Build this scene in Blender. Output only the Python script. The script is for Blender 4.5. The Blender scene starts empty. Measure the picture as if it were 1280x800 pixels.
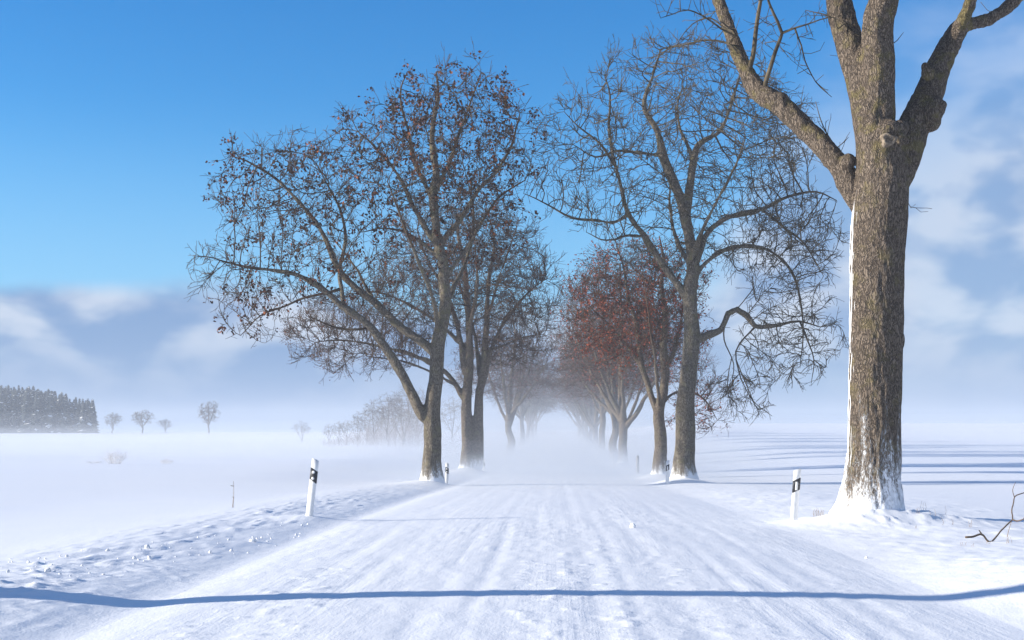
import bpy, math, random
import numpy as np
R = math.radians
sc = bpy.context.scene
COL = sc.collection
rng = np.random.default_rng(7)
random.seed(7)

# ------------------------------------------------------------------ camera
F, CX, HY, EYE = 1700.0, 694.0, 540.0, 1.44       # focal length, road axis, eye level (in 1280 x 800 units), eye height
cam_d = bpy.data.cameras.new('camera')
cam = bpy.data.objects.new('camera', cam_d); COL.objects.link(cam)
cam_d.sensor_width = 36.0
cam_d.lens = 36.0 * F / 1280
cam_d.shift_x = -(CX - 640) / 1280
cam_d.shift_y = (HY - 400) / 1280
cam_d.clip_start = 0.1; cam_d.clip_end = 9000
cam.location = (0, 0, EYE); cam.rotation_euler = (R(90), 0, 0)
sc.camera = cam

# ------------------------------------------------------------------ light
SUN_EL, SUN_BACK = 16.0, 6.0          # sun low on the left, a little behind the camera
EXPOSURE, SKY_STRENGTH = 0.88, 0.076
sun_dir = np.array([-math.cos(R(SUN_BACK)) * math.cos(R(SUN_EL)), -math.sin(R(SUN_BACK)) * math.cos(R(SUN_EL)), math.sin(R(SUN_EL))])
sun_d = bpy.data.lights.new('sun', 'SUN'); sun_d.energy = 5.0; sun_d.angle = R(0.9); sun_d.color = (1.0, 0.92, 0.80)
sun = bpy.data.objects.new('sun', sun_d); COL.objects.link(sun)
from mathutils import Vector
sun.rotation_euler = Vector(sun_dir).to_track_quat('Z', 'Y').to_euler()
sun.location = (-60, -6, 30)

sc.view_settings.view_transform = 'Standard'; sc.view_settings.look = 'None'
sc.view_settings.exposure = EXPOSURE; sc.view_settings.gamma = 1.0; sc.view_settings.use_curve_mapping = False
sc.render.engine = 'CYCLES'
sc.cycles.use_denoising = True
sc.cycles.max_bounces = 6; sc.cycles.diffuse_bounces = 3; sc.cycles.glossy_bounces = 2
sc.cycles.volume_bounces = 1; sc.cycles.transparent_max_bounces = 80
sc.cycles.use_adaptive_sampling = True; sc.cycles.adaptive_threshold = 0.008


class NT:
    """short hand for building node trees"""
    def __init__(s, tree): s.t = tree; s.n = tree.nodes; s.l = tree.links
    def node(s, typ, **kw):
        n = s.n.new(typ)
        for k, v in kw.items(): setattr(n, k, v)
        return n
    def put(s, sock, v):
        if isinstance(v, bpy.types.NodeSocket): s.l.new(v, sock)
        elif v is not None: sock.default_value = v
    def m(s, op, a, b=None, c=None, clamp=False):
        n = s.node('ShaderNodeMath', operation=op); n.use_clamp = clamp
        for i, v in enumerate((a, b, c)): s.put(n.inputs[i], v)
        return n.outputs[0]
    def step(s, v, lo, hi, tlo=0.0, thi=1.0):
        n = s.node('ShaderNodeMapRange', interpolation_type='SMOOTHSTEP')
        for i, x in enumerate((v, lo, hi, tlo, thi)): s.put(n.inputs[i], x)
        return n.outputs[0]
    def mix(s, f, a, b, blend='MIX'):
        n = s.node('ShaderNodeMix', data_type='RGBA', blend_type=blend)
        s.put(n.inputs[0], f); s.put(n.inputs[6], a); s.put(n.inputs[7], b)
        return n.outputs[2]
    def noise(s, vec, scale, detail=4.0, rough=0.55, dist=0.0):
        n = s.node('ShaderNodeTexNoise'); s.put(n.inputs['Vector'], vec)
        n.inputs['Scale'].default_value = scale; n.inputs['Detail'].default_value = detail
        n.inputs['Roughness'].default_value = rough; n.inputs['Distortion'].default_value = dist
        return n.outputs['Fac']
    def scale(s, vec, sc3):
        n = s.node('ShaderNodeVectorMath', operation='MULTIPLY'); s.put(n.inputs[0], vec); n.inputs[1].default_value = sc3
        return n.outputs[0]
    def xyz(s, vec):
        n = s.node('ShaderNodeSeparateXYZ'); s.put(n.inputs[0], vec); return n.outputs
    def ramp(s, fac, stops, interp='LINEAR'):
        n = s.node('ShaderNodeValToRGB'); e = n.color_ramp; e.interpolation = interp
        while len(e.elements) < len(stops): e.elements.new(0.5)
        for el, (p, c) in zip(e.elements, stops):
            el.position = p; el.color = c if len(c) == 4 else (*c, 1)
        s.put(n.inputs[0], fac); return n.outputs[0]


def rgb(r, g, b): return (r, g, b, 1.0)
def srgb(r, g, b):
    f = lambda c: (c / 255 / 12.92) if c / 255 <= 0.04045 else ((c / 255 + 0.055) / 1.055) ** 2.4
    return (f(r), f(g), f(b))


# ------------------------------------------------------------------ sky
world = bpy.data.worlds.new('World'); sc.world = world; world.use_nodes = True
W = NT(world.node_tree); W.n.clear()
sky = W.node('ShaderNodeTexSky', sky_type='NISHITA')
sky.sun_disc = False; sky.sun_elevation = R(SUN_EL); sky.sun_rotation = R(270 - SUN_BACK)
sky.altitude = 400; sky.air_density = 1.0; sky.dust_density = 0.15; sky.ozone_density = 2.2
tcd = W.node('ShaderNodeTexCoord'); dx, dy, dz = W.xyz(tcd.outputs['Generated'])
az = W.m('ARCTAN2', dx, dy)                     # 0 along the road, positive to the right
comb = W.node('ShaderNodeCombineXYZ'); W.put(comb.inputs[0], az); W.put(comb.inputs[1], W.m('MULTIPLY', dz, 1.7))
cv = comb.outputs[0]
azn = W.m('MULTIPLY_ADD', az, 1 / (2 * math.pi), 0.5)
def azs(table, interp='EASE'):                  # a value that changes with the compass direction
    return W.ramp(azn, [(a / (2 * math.pi) + 0.5, (v, v, v)) for a, v in table], interp)
top = azs([(-3.14, .75), (-1.3, .45), (-0.55, .11), (-0.40, .096), (-0.20, .10), (-0.05, .085), (0.08, .09), (0.19, .20), (0.30, .26), (0.45, .26), (1.2, .65), (3.14, .75)])  # cloud tops outside the view raised high, added to whiten the ambient light
soft = azs([(-3.14, .12), (-0.8, .04), (-0.40, .008), (-0.15, .012), (0.1, .03), (0.25, .10), (1.0, .10), (3.14, .12)])
wob = azs([(-3.14, .06), (-0.40, .022), (-0.15, .03), (0.1, .06), (0.25, .09), (1.0, .10), (3.14, .06)])
n1 = W.noise(cv, 9.0, 5.0, 0.5)
edge = W.m('ADD', top, W.m('MULTIPLY', W.m('SUBTRACT', n1, 0.5), wob))
cm = W.step(W.m('DIVIDE', W.m('SUBTRACT', edge, dz), soft), -1.0, 1.0)
n2 = W.noise(cv, 13.0, 3.5, 0.5, 0.2)
n3 = W.noise(cv, 5.0, 4.0, 0.55)
hole = W.step(n3, 0.40, 0.60)
right = azs([(-3.14, .2), (-0.1, .1), (0.12, .4), (0.25, .55), (1.0, .5), (3.14, .2)])
cm = W.m('MULTIPLY', cm, W.m('SUBTRACT', 1.0, W.m('MULTIPLY', W.m('SUBTRACT', 1.0, hole), W.m('MULTIPLY', right, 0.16))))
K = 1.0 / (SKY_STRENGTH * 2 ** EXPOSURE)
def kc(r, g, b): return tuple(c * K for c in srgb(r, g, b))
lit = W.step(W.m('ADD', n2, W.m('MULTIPLY', right, 0.10)), 0.44, 0.66)
low = W.m('MULTIPLY', W.step(dz, 0.085, 0.02), 0.85)
lit2 = W.m('MULTIPLY', lit, W.m('SUBTRACT', 1.0, low))
rim = W.m('MULTIPLY', W.step(W.m('SUBTRACT', edge, dz), 0.020, 0.002), W.step(n2, 0.36, 0.58))
lit2 = W.m('MAXIMUM', lit2, W.m('MULTIPLY', rim, 0.8))
cc = W.mix(lit2, W.mix(right, (*kc(110, 149, 200), 1), (*kc(158, 182, 218), 1)), (*kc(206, 216, 234), 1))
cc = W.mix(W.step(dz, 0.024, 0.0, 0, 0.7), cc, (*kc(150, 180, 220), 1))
hsv = W.node('ShaderNodeHueSaturation'); hsv.inputs['Saturation'].default_value = 1.45
W.put(hsv.inputs['Color'], sky.outputs[0])
skyc = W.mix(1.0, hsv.outputs[0], (0.76, 1.19, 1.44, 1), 'MULTIPLY')
skyc = W.mix(W.step(dz, 0.24, 0.09, 0, 0.55), skyc, (*kc(138, 196, 246), 1))
final = W.mix(W.m('MULTIPLY', cm, 0.93), skyc, cc)
bg = W.node('ShaderNodeBackground'); bg.inputs['Strength'].default_value = SKY_STRENGTH
W.put(bg.inputs['Color'], final)
wo = W.node('ShaderNodeOutputWorld'); W.l.new(bg.outputs[0], wo.inputs[0])


# ------------------------------------------------------------------ small helpers
def tag(o, label=None, cat=None, group=None, kind=None):
    if label: o['label'] = label
    if cat: o['category'] = cat
    if group: o['group'] = group
    if kind: o['kind'] = kind
    return o


def mesh_np(name, verts, quads=None, tris=None, smooth=True, mat_idx=None):
    me = bpy.data.meshes.new(name)
    verts = np.asarray(verts, np.float32)
    loops, starts, tot = [], [], 0
    for f, k in ((quads, 4), (tris, 3)):
        if f is None or len(f) == 0: continue
        f = np.asarray(f, np.int32)
        loops.append(f.ravel()); starts.append(np.arange(len(f), dtype=np.int32) * k + tot); tot += f.size
    loops = np.concatenate(loops); starts = np.concatenate(starts)
    me.vertices.add(len(verts)); me.vertices.foreach_set('co', verts.ravel())
    me.loops.add(len(loops)); me.loops.foreach_set('vertex_index', loops)
    me.polygons.add(len(starts)); me.polygons.foreach_set('loop_start', starts)
    if mat_idx is not None: me.polygons.foreach_set('material_index', np.asarray(mat_idx, np.int32))
    me.update(calc_edges=True)
    if smooth: me.polygons.foreach_set('use_smooth', np.ones(len(starts), bool))
    me.validate()
    return me


def obj(name, me, mat=None, parent=None, loc=(0, 0, 0)):
    o = bpy.data.objects.new(name, me); COL.objects.link(o)
    if mat is not None and me is not None and not me.materials: me.materials.append(mat)
    o.parent = parent; o.location = loc
    return o


def empty(name, loc, rz=0.0):
    o = bpy.data.objects.new(name, None); COL.objects.link(o)
    o.location = loc; o.rotation_euler = (0, 0, rz); o.empty_display_size = 0.3
    return o


def copy_tree(o, parent=None):
    c = o.copy(); COL.objects.link(c); c.parent = parent
    for ch in o.children: copy_tree(ch, c)
    return c


def material(name):
    m = bpy.data.materials.new(name); m.use_nodes = True
    T = NT(m.node_tree); T.n.clear()
    b = T.node('ShaderNodeBsdfPrincipled'); o = T.node('ShaderNodeOutputMaterial'); T.l.new(b.outputs[0], o.inputs[0])
    return m, T, b


# value noise in numpy ---------------------------------------------------------
def _hash(ix, iy, iz, seed):
    h = (ix.astype(np.int64) * 374761393 + iy.astype(np.int64) * 668265263 + iz.astype(np.int64) * 2147483647 + seed * 1274126177) & 0xFFFFFFFF
    h = ((h ^ (h >> 13)) * 1274126177) & 0xFFFFFFFF
    return ((h ^ (h >> 16)) & 0xFFFF) / 32767.5 - 1.0


def vnoise2(x, y, seed=0):
    ix, iy = np.floor(x), np.floor(y); fx, fy = x - ix, y - iy
    u, v = fx * fx * fx * (fx * (fx * 6 - 15) + 10), fy * fy * fy * (fy * (fy * 6 - 15) + 10)
    z = np.zeros_like(ix)
    a, b = _hash(ix, iy, z, seed), _hash(ix + 1, iy, z, seed)
    c, d = _hash(ix, iy + 1, z, seed), _hash(ix + 1, iy + 1, z, seed)
    return (a * (1 - u) + b * u) * (1 - v) + (c * (1 - u) + d * u) * v


def fbm2(x, y, oct=4, seed=0, gain=0.5):
    s, a = 0.0, 1.0
    for i in range(oct):
        ca, sa = math.cos(i * 1.1), math.sin(i * 1.1)
        s = s + a * vnoise2((x * ca - y * sa) * 2.03 ** i + 17.3 * i, (x * sa + y * ca) * 2.03 ** i - 9.1 * i, seed + i)
        a *= gain
    return s


def vnoise3(p, seed=0):
    i = np.floor(p); f = p - i; u = f * f * (3 - 2 * f); out = 0
    for k in range(8):
        o = np.array([k & 1, (k >> 1) & 1, k >> 2])
        w = np.prod(np.where(o, u, 1 - u), axis=1)
        q = i + o
        out = out + w * _hash(q[:, 0], q[:, 1], q[:, 2], seed)
    return out


def sst(x, a, b):
    t = np.clip((x - a) / (b - a), 0, 1); return t * t * (3 - 2 * t)


# ------------------------------------------------------------------ the lie of the land
RY = [-200, 0, 22, 36, 50, 75, 105, 130, 180, 240, 320, 400, 700, 5000]
RZ = [0, 0, 0, -.20, -.46, -.78, -.92, -.92, -.76, -.52, 0.05, .62, 1.0, 0.0]
LY = [-200, 0, 22, 50, 100, 160, 250, 400, 700, 5000]
LZ = [-.2, -.2, -.20, -.36, -.40, -.30, .15, .92, 1.1, 0.5]
GY = [-200, 0, 22, 50, 100, 200, 400, 600, 900, 5000]
GZ = [-.1, -.1, -.15, -.42, -.25, .75, 3.6, 5.2, 4.6, 0.0]


def pint(y, xs, zs):            # smooth interpolation through the stations
    m = np.gradient(np.array(zs, float), np.array(xs, float))
    xs = np.array(xs, float); zs = np.array(zs, float)
    y = np.clip(y, xs[0], xs[-1] - 1e-6); k = np.clip(np.searchsorted(xs, y, side='right') - 1, 0, len(xs) - 2)
    h = xs[k + 1] - xs[k]; t = (y - xs[k]) / h
    return ((2 * t**3 - 3 * t**2 + 1) * zs[k] + (t**3 - 2 * t**2 + t) * h * m[k] + (-2 * t**3 + 3 * t**2) * zs[k + 1] + (t**3 - t**2) * h * m[k + 1])


MOUNDS = []       # (x, y, radius x, radius y, height)


def land(x, y):
    """height of the snow without its fine relief"""
    x = np.asarray(x, float); y = np.asarray(y, float)
    rz = pint(y, RY, RZ)
    wl = sst(-x, 4.6, 11.0 + 0.05 * np.maximum(y, 0)); wr = sst(x, 4.8, 13.0 + 0.08 * np.maximum(y, 0))
    z = rz + wl * (pint(y, LY, LZ) - rz) + wr * (pint(y, GY, GZ) - rz)
    near = 1 - 0.6 * sst(y, 30, 90)
    lump = 1 + 0.35 * fbm2(y * 0.35, x * 0.2, 3, 5)
    z = z + near * 0.055 * np.exp(-((x + 5.2) / 1.2) ** 2) * lump
    z = z - near * 0.03 * np.exp(-((x + 3.65) / 0.35) ** 2)
    z = z + (near * 0.03 + 0.13 * (1 - sst(y, 12.5, 17))) * sst(x, 3.2, 4.8) * np.exp(-np.maximum(x - 5.6, 0) ** 2 / 5.0) * (1 + 0.3 * fbm2(y * 0.3, x * 0.3, 2, 9))
    for (mx, my, rx, ry, h) in MOUNDS:
        z = z + h * np.exp(-(((x - mx) / rx) ** 2 + ((y - my) / ry) ** 2))
    return z


def land1(x, y): return float(land(np.array([x]), np.array([y]))[0])


def relief(x, y):
    """tyre tracks, crust, ripples"""
    road = 1 - sst(np.abs(x), 3.0, 3.8)
    wx = x + 0.05 * vnoise2(y * 0.12, y * 0 + 3.1, 3)
    tr = 0.0
    for c, w, d in ((-2.45, .11, .016), (-1.95, .10, .020), (-1.1, .12, .018), (-.72, .07, .014), (-.28, .09, .016), (.30, .12, .020), (.62, .06, .012), (1.02, .13, .020), (1.62, .07, .014), (1.95, .10, .018), (2.3, .06, .012), (2.6, .10, .012)):
        k = 0.65 + 0.55 * vnoise2(y * 0.22, y * 0 + c * 9.7, 11)
        tr = tr - d * k * np.exp(-((wx - c) / w) ** 2) + 0.4 * d * k * np.exp(-((wx - c - 1.7 * w) / (0.8 * w)) ** 2)
    fine = fbm2(x * 6.5, y * 2.0, 4, 21, 0.6)
    crumb = np.maximum(fbm2(x * 9, y * 6, 3, 31, 0.6) - 0.25, 0)
    patch = sst(fbm2(x * 0.9, y * 0.16, 3, 41), -0.15, 0.5)
    calm = 1 - 0.65 * sst(y, 14, 34)       # drifted over farther out
    z = road * calm * (tr * 0.33 + 0.0022 * fine + 0.011 * crumb * patch) - 0.075 * np.minimum((x / 3.5) ** 2, 1) * (1 - sst(np.abs(x), 3.6, 6.5)) * (1 - 0.5 * sst(y, 20, 50))
    # diagonal wind streaks across the road
    z = z + road * calm * 0.0035 * fbm2((x * 0.9 + y * 0.28) * 1.6, (y - x * 0.3) * 0.18, 3, 51)
    # bank on the left: broken crust
    bl = np.exp(-((x + 5.0) / 1.05) ** 2) * (1 - sst(y, 26, 55))
    z = z + bl * (0.006 * fbm2(x * 1.3, y * 0.7, 4, 61, 0.55) + 0.034 * np.maximum(fbm2(x * 5.2, y * 4.0, 3, 71, 0.6) - 0.5, 0) + 0.010 * fbm2(x * 9, y * 6, 2, 75))
    br = sst(x, 3.3, 4.6) * (1 - sst(x, 8.0, 12.0)) * (1 - sst(y, 26, 60))
    z = z + br * (0.014 * fbm2(x * 0.9, y * 1.3, 4, 81, 0.5) + 0.008 * fbm2(x * 5, y * 5, 3, 83))
    nx, ny = TREES['near_right']; fd = np.exp(-(((x - nx) / 1.5) ** 2 + ((y - ny + .5) / 1.3) ** 2))
    z = z + fd * (0.022 * fbm2(x * 2.1, y * 2.1, 3, 101, .6) + 0.04 * np.maximum(fbm2(x * 6, y * 5, 3, 103, .6) - .15, 0))
    # field drifts, long across the wind
    fl = sst(np.abs(x), 5.5, 9.0)
    amp = 0.02 + 0.04 * sst(y, 25, 120)
    z = z + fl * amp * fbm2(x * 0.07, y * 0.16, 4, 91, 0.5)
    return z


def full(x, y): return land(x, y) + relief(np.asarray(x, float), np.asarray(y, float))
def gz(x, y): return float(full(np.array([float(x)]), np.array([float(y)]))[0])


def P(px, py, y):       # a point of the picture at depth y
    return np.array([(px - CX) / F * y, y, EYE - (py - HY) / F * y])


# ------------------------------------------------------------------ materials
def snow_material(name='snow', lanes=False):
    m, T, b = material(name)
    tc = T.node('ShaderNodeTexCoord').outputs['Object']
    n = T.noise(tc, 0.8, 5, 0.6); n2 = T.noise(tc, 38, 4, 0.65); n3 = T.noise(T.scale(tc, (1.0, 0.35, 1.0)), 9, 4, 0.6)
    T.put(b.inputs['Base Color'], T.mix(n, rgb(.83, .86, .90), rgb(.90, .91, .92)))
    b.inputs['Roughness'].default_value = 0.62; b.inputs['Specular IOR Level'].default_value = 0.25
    bp = T.node('ShaderNodeBump'); bp.inputs['Strength'].default_value = 0.5; bp.inputs['Distance'].default_value = 0.011
    hgt = T.m('ADD', T.m('MULTIPLY', n2, 0.95), T.m('MULTIPLY', n3, 0.9))
    if lanes:       # tread lines pressed along the road
        lane = T.noise(T.scale(tc, (1.0, 0.018, 1.0)), 16, 3, 0.6); keep = T.step(T.noise(T.scale(tc, (1.0, 0.12, 1.0)), 1.1, 3, 0.5), 0.38, 0.62)
        tread = T.noise(T.scale(tc, (1.0, 0.5, 1.0)), 85, 3, 0.6)
        hgt = T.m('ADD', hgt, T.m('MULTIPLY', keep, T.m('ADD', T.m('MULTIPLY', lane, 0.9), T.m('MULTIPLY', tread, 0.35))))
    T.put(bp.inputs['Height'], hgt)
    T.put(b.inputs['Normal'], bp.outputs[0])
    return m


SNOW = snow_material()
ROAD_SNOW = snow_material('packed_road_snow', True)


def bark_material(name, ridge, furrow, lichen, lichen_amt, scale=1.0, snow_h=0.6, windward=0.88, dist=0.03):
    m, T, b = material(name)
    tc = T.node('ShaderNodeTexCoord').outputs['Object']
    warp = T.node('ShaderNodeTexNoise'); T.put(warp.inputs['Vector'], tc); warp.inputs['Scale'].default_value = 6.0 * scale; warp.inputs['Detail'].default_value = 3
    va = T.node('ShaderNodeVectorMath', operation='MULTIPLY_ADD'); T.put(va.inputs[0], warp.outputs['Color']); va.inputs[1].default_value = (.16 / scale, .16 / scale, .16 / scale); T.put(va.inputs[2], tc)
    v = T.node('ShaderNodeTexVoronoi', feature='DISTANCE_TO_EDGE'); T.put(v.inputs['Vector'], T.scale(va.outputs[0], (1, 1, 0.15))); v.inputs['Scale'].default_value = 36 * scale
    nf = T.noise(T.scale(va.outputs[0], (1, 1, 0.2)), 46 * scale, 5, 0.7)
    h = T.m('ADD', T.step(v.outputs['Distance'], 0.0, 0.22), T.m('MULTIPLY', T.m('SUBTRACT', nf, 0.5), 1.2))
    big = T.noise(tc, 2.2, 4, 0.6)
    col = T.mix(T.step(h, -0.2, 1.15), (*furrow, 1), (*ridge, 1))
    col = T.mix(T.m('MULTIPLY', T.step(T.noise(tc, 3.1, 5, 0.65), 0.5, 0.66), T.m('ADD', lichen_amt, T.step(T.xyz(tc)[2], 4.8, 6.5, 0.0, 0.3))), col, (*lichen, 1))  # lichen; its increase higher up also paints sunlit yellow onto the limbs
    col = T.mix(T.m('MULTIPLY', big, 0.55), col, T.mix(1.0, col, rgb(.62, .60, .58), 'MULTIPLY'))
    # wind-packed snow: on the windward side, and climbing from the ground along the furrows
    px, py_, pz = T.xyz(tc)
    N = T.node('ShaderNodeNewGeometry').outputs['Normal']
    dt = T.node('ShaderNodeVectorMath', operation='DOT_PRODUCT'); T.put(dt.inputs[0], N); dt.inputs[1].default_value = (-0.86, 0.51, 0.0)
    sn = T.noise(T.scale(tc, (1, 1, 0.45)), 6, 4, 0.6)
    sf = T.noise(T.scale(tc, (1, 1, 0.3)), 34, 6, 0.72); sm = T.noise(T.scale(tc, (1, 1, 0.16)), 5.5, 2, 0.5)
    side = T.m('MULTIPLY', T.step(T.m('ADD', dt.outputs['Value'], T.m('MULTIPLY', T.m('SUBTRACT', sn, 0.5), 0.16)), windward, windward + 0.05), T.step(pz, 5.4, 4.6))
    # cover falls off with height; the furrows fill first
    cov = T.m('SUBTRACT', 1.14, T.m('POWER', T.m('DIVIDE', T.m('MAXIMUM', pz, 0.0), snow_h), 0.55))
    var = T.m('ADD', T.m('ADD', T.m('MULTIPLY', T.m('SUBTRACT', sf, 0.5), 1.3), T.m('MULTIPLY', T.m('SUBTRACT', sm, 0.5), 1.6)), T.m('MULTIPLY', T.m('SUBTRACT', 0.5, h), 0.30))
    foot = T.m('MULTIPLY', T.step(T.m('ADD', cov, T.m('MULTIPLY', var, 1.0)), 0.30, 0.78), T.step(pz, snow_h * 2.4, snow_h * 1.2))
    packed = T.m('MAXIMUM', side, foot)
    T.put(b.inputs['Base Color'], T.mix(packed, col, rgb(.88, .90, .92)))
    b.inputs['Roughness'].default_value = 0.9; b.inputs['Specular IOR Level'].default_value = 0.12
    bp = T.node('ShaderNodeBump'); bp.inputs['Strength'].default_value = 0.9; bp.inputs['Distance'].default_value = dist / scale
    T.put(bp.inputs['Height'], T.m('MAXIMUM', h, T.m('MULTIPLY', packed, 0.9)))
    T.put(b.inputs['Normal'], bp.outputs[0])
    return m


def twig_material(name, a, c):
    m, T, b = material(name)
    tc = T.node('ShaderNodeTexCoord').outputs['Object']
    T.put(b.inputs['Base Color'], T.mix(T.step(T.noise(tc, 2.5, 5, 0.6), 0.35, 0.65), (*a, 1), (*c, 1)))
    b.inputs['Roughness'].default_value = 0.85; b.inputs['Specular IOR Level'].default_value = 0.15
    return m


def leaf_material(name, stops):
    m, T, b = material(name)
    g = T.node('ShaderNodeNewGeometry')
    T.put(b.inputs['Base Color'], T.ramp(g.outputs['Random Per Island'], stops))
    b.inputs['Roughness'].default_value = 0.75; b.inputs['Specular IOR Level'].default_value = 0.15
    b.inputs['Transmission Weight'].default_value = 0.0
    return m


BARK_NEAR = bark_material('ash_bark', (.27, .218, .17), (.080, .064, .050), (.24, .205, .085), 0.42, 1.0, 1.35, 0.77, 0.045)
BARK_GREY = bark_material('grey_bark', (.29, .255, .205), (.105, .09, .072), (.24, .22, .13), 0.5, 0.8, 0.55, 0.84)
BARK_WARM = bark_material('warm_bark', (.27, .225, .18), (.095, .075, .06), (.20, .19, .11), 0.5, 0.8, 0.55, 0.84)
TWIG_BROWN = twig_material('brown_twigs', (.038, .028, .021), (.10, .075, .050))
TWIG_GREY = twig_material('grey_twigs', (.042, .035, .025), (.12, .098, .065))
TWIG_RED = twig_material('reddish_twigs', (.045, .030, .022), (.10, .066, .045))
LEAF_BROWN = leaf_material('dry_brown_leaves', [(0, (.022, .012, .010)), (.4, (.055, .024, .016)), (.82, (.11, .042, .022)), (1, (.27, .085, .03))])
LEAF_RED = leaf_material('dry_red_leaves', [(0, (.09, .028, .018)), (.5, (.20, .052, .032)), (1, (.31, .085, .042))])
LEAF_PINK = leaf_material('reddish_seed_clusters', [(0, (.09, .045, .04)), (1, (.20, .09, .075))])


# ------------------------------------------------------------------ trees
class Skeleton:
    def __init__(s): s.pos, s.par, s.rad = [], [], []
    def add(s, p, parent, r):
        s.pos.append(np.asarray(p, float)); s.par.append(parent); s.rad.append(r); return len(s.pos) - 1


def catmull(pts, step):
    pts = np.asarray(pts, float); out = []
    e = np.vstack([2 * pts[0] - pts[1], pts, 2 * pts[-1] - pts[-2]])
    for i in range(1, len(e) - 2):
        n = max(1, int(np.linalg.norm(e[i + 1] - e[i]) / step))
        for k in range(n):
            t = k / n
            out.append(0.5 * ((2 * e[i]) + (-e[i - 1] + e[i + 1]) * t + (2 * e[i - 1] - 5 * e[i] + 4 * e[i + 1] - e[i + 2]) * t * t + (-e[i - 1] + 3 * e[i] - 3 * e[i + 1] + e[i + 2]) * t**3))
    out.append(pts[-1]); return np.array(out)


def add_limb(sk, pts, r0, r1, step=0.25, jit=0.02, root=None, power=0.9, flare=None):
    """a limb along pts; pts[0] joins the nearest node that exists"""
    q = catmull(pts, step)
    seg = np.r_[0, np.cumsum(np.linalg.norm(np.diff(q, axis=0), axis=1))]; t = seg / seg[-1]
    rad = r1 + (r0 - r1) * (1 - t) ** power
    if flare: rad = rad * (1 + flare[0] * np.exp(-np.maximum(q[:, 2], 0) / flare[1]))
    j = np.stack([vnoise3(q * 1.7 + k * 31.7 + len(sk.pos), k) for k in range(3)], 1) * jit * sst(t, 0, 0.15)[:, None]
    q = q + j
    if sk.pos:
        d = np.linalg.norm(np.array(sk.pos) - q[0], axis=1); prev = int(np.argmin(d)); s0 = 1 if d[prev] < 0.12 else 0
    else: prev, s0 = -1, 0
    for k in range(s0, len(q)): prev = sk.add(q[k], prev, float(rad[k]))


def ellipsoids(es, n, rs):
    """n random points spread through the union of ellipsoids (centre, radii, weight)"""
    w = np.array([e[2] * np.prod(e[1]) ** 0.8 for e in es]); w = w / w.sum(); out = []
    for e, k in zip(es, (w * n).astype(int)):
        v = rs.normal(size=(k, 3)); v /= np.linalg.norm(v, axis=1)[:, None]
        r = rs.random(k) ** (1 / 2.4)
        out.append(np.array(e[0]) + v * r[:, None] * np.array(e[1]))
    return np.vstack(out)


def colonize(sk, att, rs, step=0.28, infl=3.0, kill=0.42, bias=(0, 0, 0.0), iters=140, jit=0.22, min_z=1.5, max_nodes=15000):
    base_n = len(sk.pos)
    pos = np.array(sk.pos); ok = pos[:, 2] > min_z
    att = att.copy(); best = np.full(len(att), 1e9); who = np.full(len(att), -1)
    idx = np.where(ok)[0]
    def upd(ids):
        nonlocal best, who
        if not len(ids) or not len(att): return
        q = np.array([sk.pos[i] for i in ids])
        for c in range(0, len(q), 400):
            d = np.linalg.norm(att[:, None] - q[None, c:c + 400], axis=2); k = d.argmin(1); dm = d[np.arange(len(att)), k]
            b = dm < best; best[b] = dm[b]; who[b] = np.array(ids)[c:c + 400][k[b]]
    upd(list(idx))
    nk = {}
    for it in range(iters):
        keep = best > kill; att, best, who = att[keep], best[keep], who[keep]
        if not len(att) or len(sk.pos) > max_nodes: break
        a = best < (infl if it > 12 else infl * 1.6)
        if not a.any(): break
        src = who[a]; dirs = att[a] - np.array([sk.pos[i] for i in src]); dirs /= np.linalg.norm(dirs, axis=1)[:, None]
        u, inv = np.unique(src, return_inverse=True)
        sm = np.zeros((len(u), 3)); np.add.at(sm, inv, dirs)
        new = []
        for i, d in zip(u, sm):
            if nk.get(i, 0) >= 3: continue
            nk[i] = nk.get(i, 0) + 1
            d = d / (np.linalg.norm(d) + 1e-9)
            par = sk.par[i]
            if par >= 0 and i >= base_n:
                t = sk.pos[i] - sk.pos[par]; d = d + 1.3 * t / (np.linalg.norm(t) + 1e-9)
            d = d + rs.normal(size=3) * jit + np.array(bias); d /= np.linalg.norm(d)
            new.append(sk.add(sk.pos[i] + d * step * rs.uniform(0.75, 1.15), int(i), 0.0))
        upd(new)
    return base_n


def finish_radii(sk, base_n, tip=0.006, n=2.35, cap=0.09):
    N = len(sk.pos); acc = np.zeros(N); r = np.zeros(N)
    for i in range(N - 1, -1, -1):
        if i >= base_n:
            r[i] = min(max(tip, acc[i] ** (1 / n)), cap)
            acc[sk.par[i]] += r[i] ** n
        else: r[i] = sk.rad[i]
    for i in range(base_n, N):
        r[i] = min(r[i], 0.8 * r[sk.par[i]] if sk.par[i] < base_n else r[sk.par[i]])
    sk.rad = list(np.maximum(r, tip * 0.8))


def chains_of(sk, lo=0, hi=None):
    """paths through the skeleton: each node goes on with its thickest child"""
    hi = hi or len(sk.pos); kids = {}
    for i in range(len(sk.pos)):
        if sk.par[i] >= 0: kids.setdefault(sk.par[i], []).append(i)
    nxt, out = {}, []
    for i, k in kids.items():
        same = [c for c in k if (c < hi and c == i + 1)]
        b = same[0] if same else max(k, key=lambda c: sk.rad[c])
        nxt[i] = b
    starts = [i for i in range(len(sk.pos)) if sk.par[i] < 0 or nxt[sk.par[i]] != i]
    for s in starts:
        c = [s]
        while c[-1] in nxt: c.append(nxt[c[-1]])
        head = [sk.par[s]] if sk.par[s] >= 0 else []
        out.append((head, c))
    return out


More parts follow.
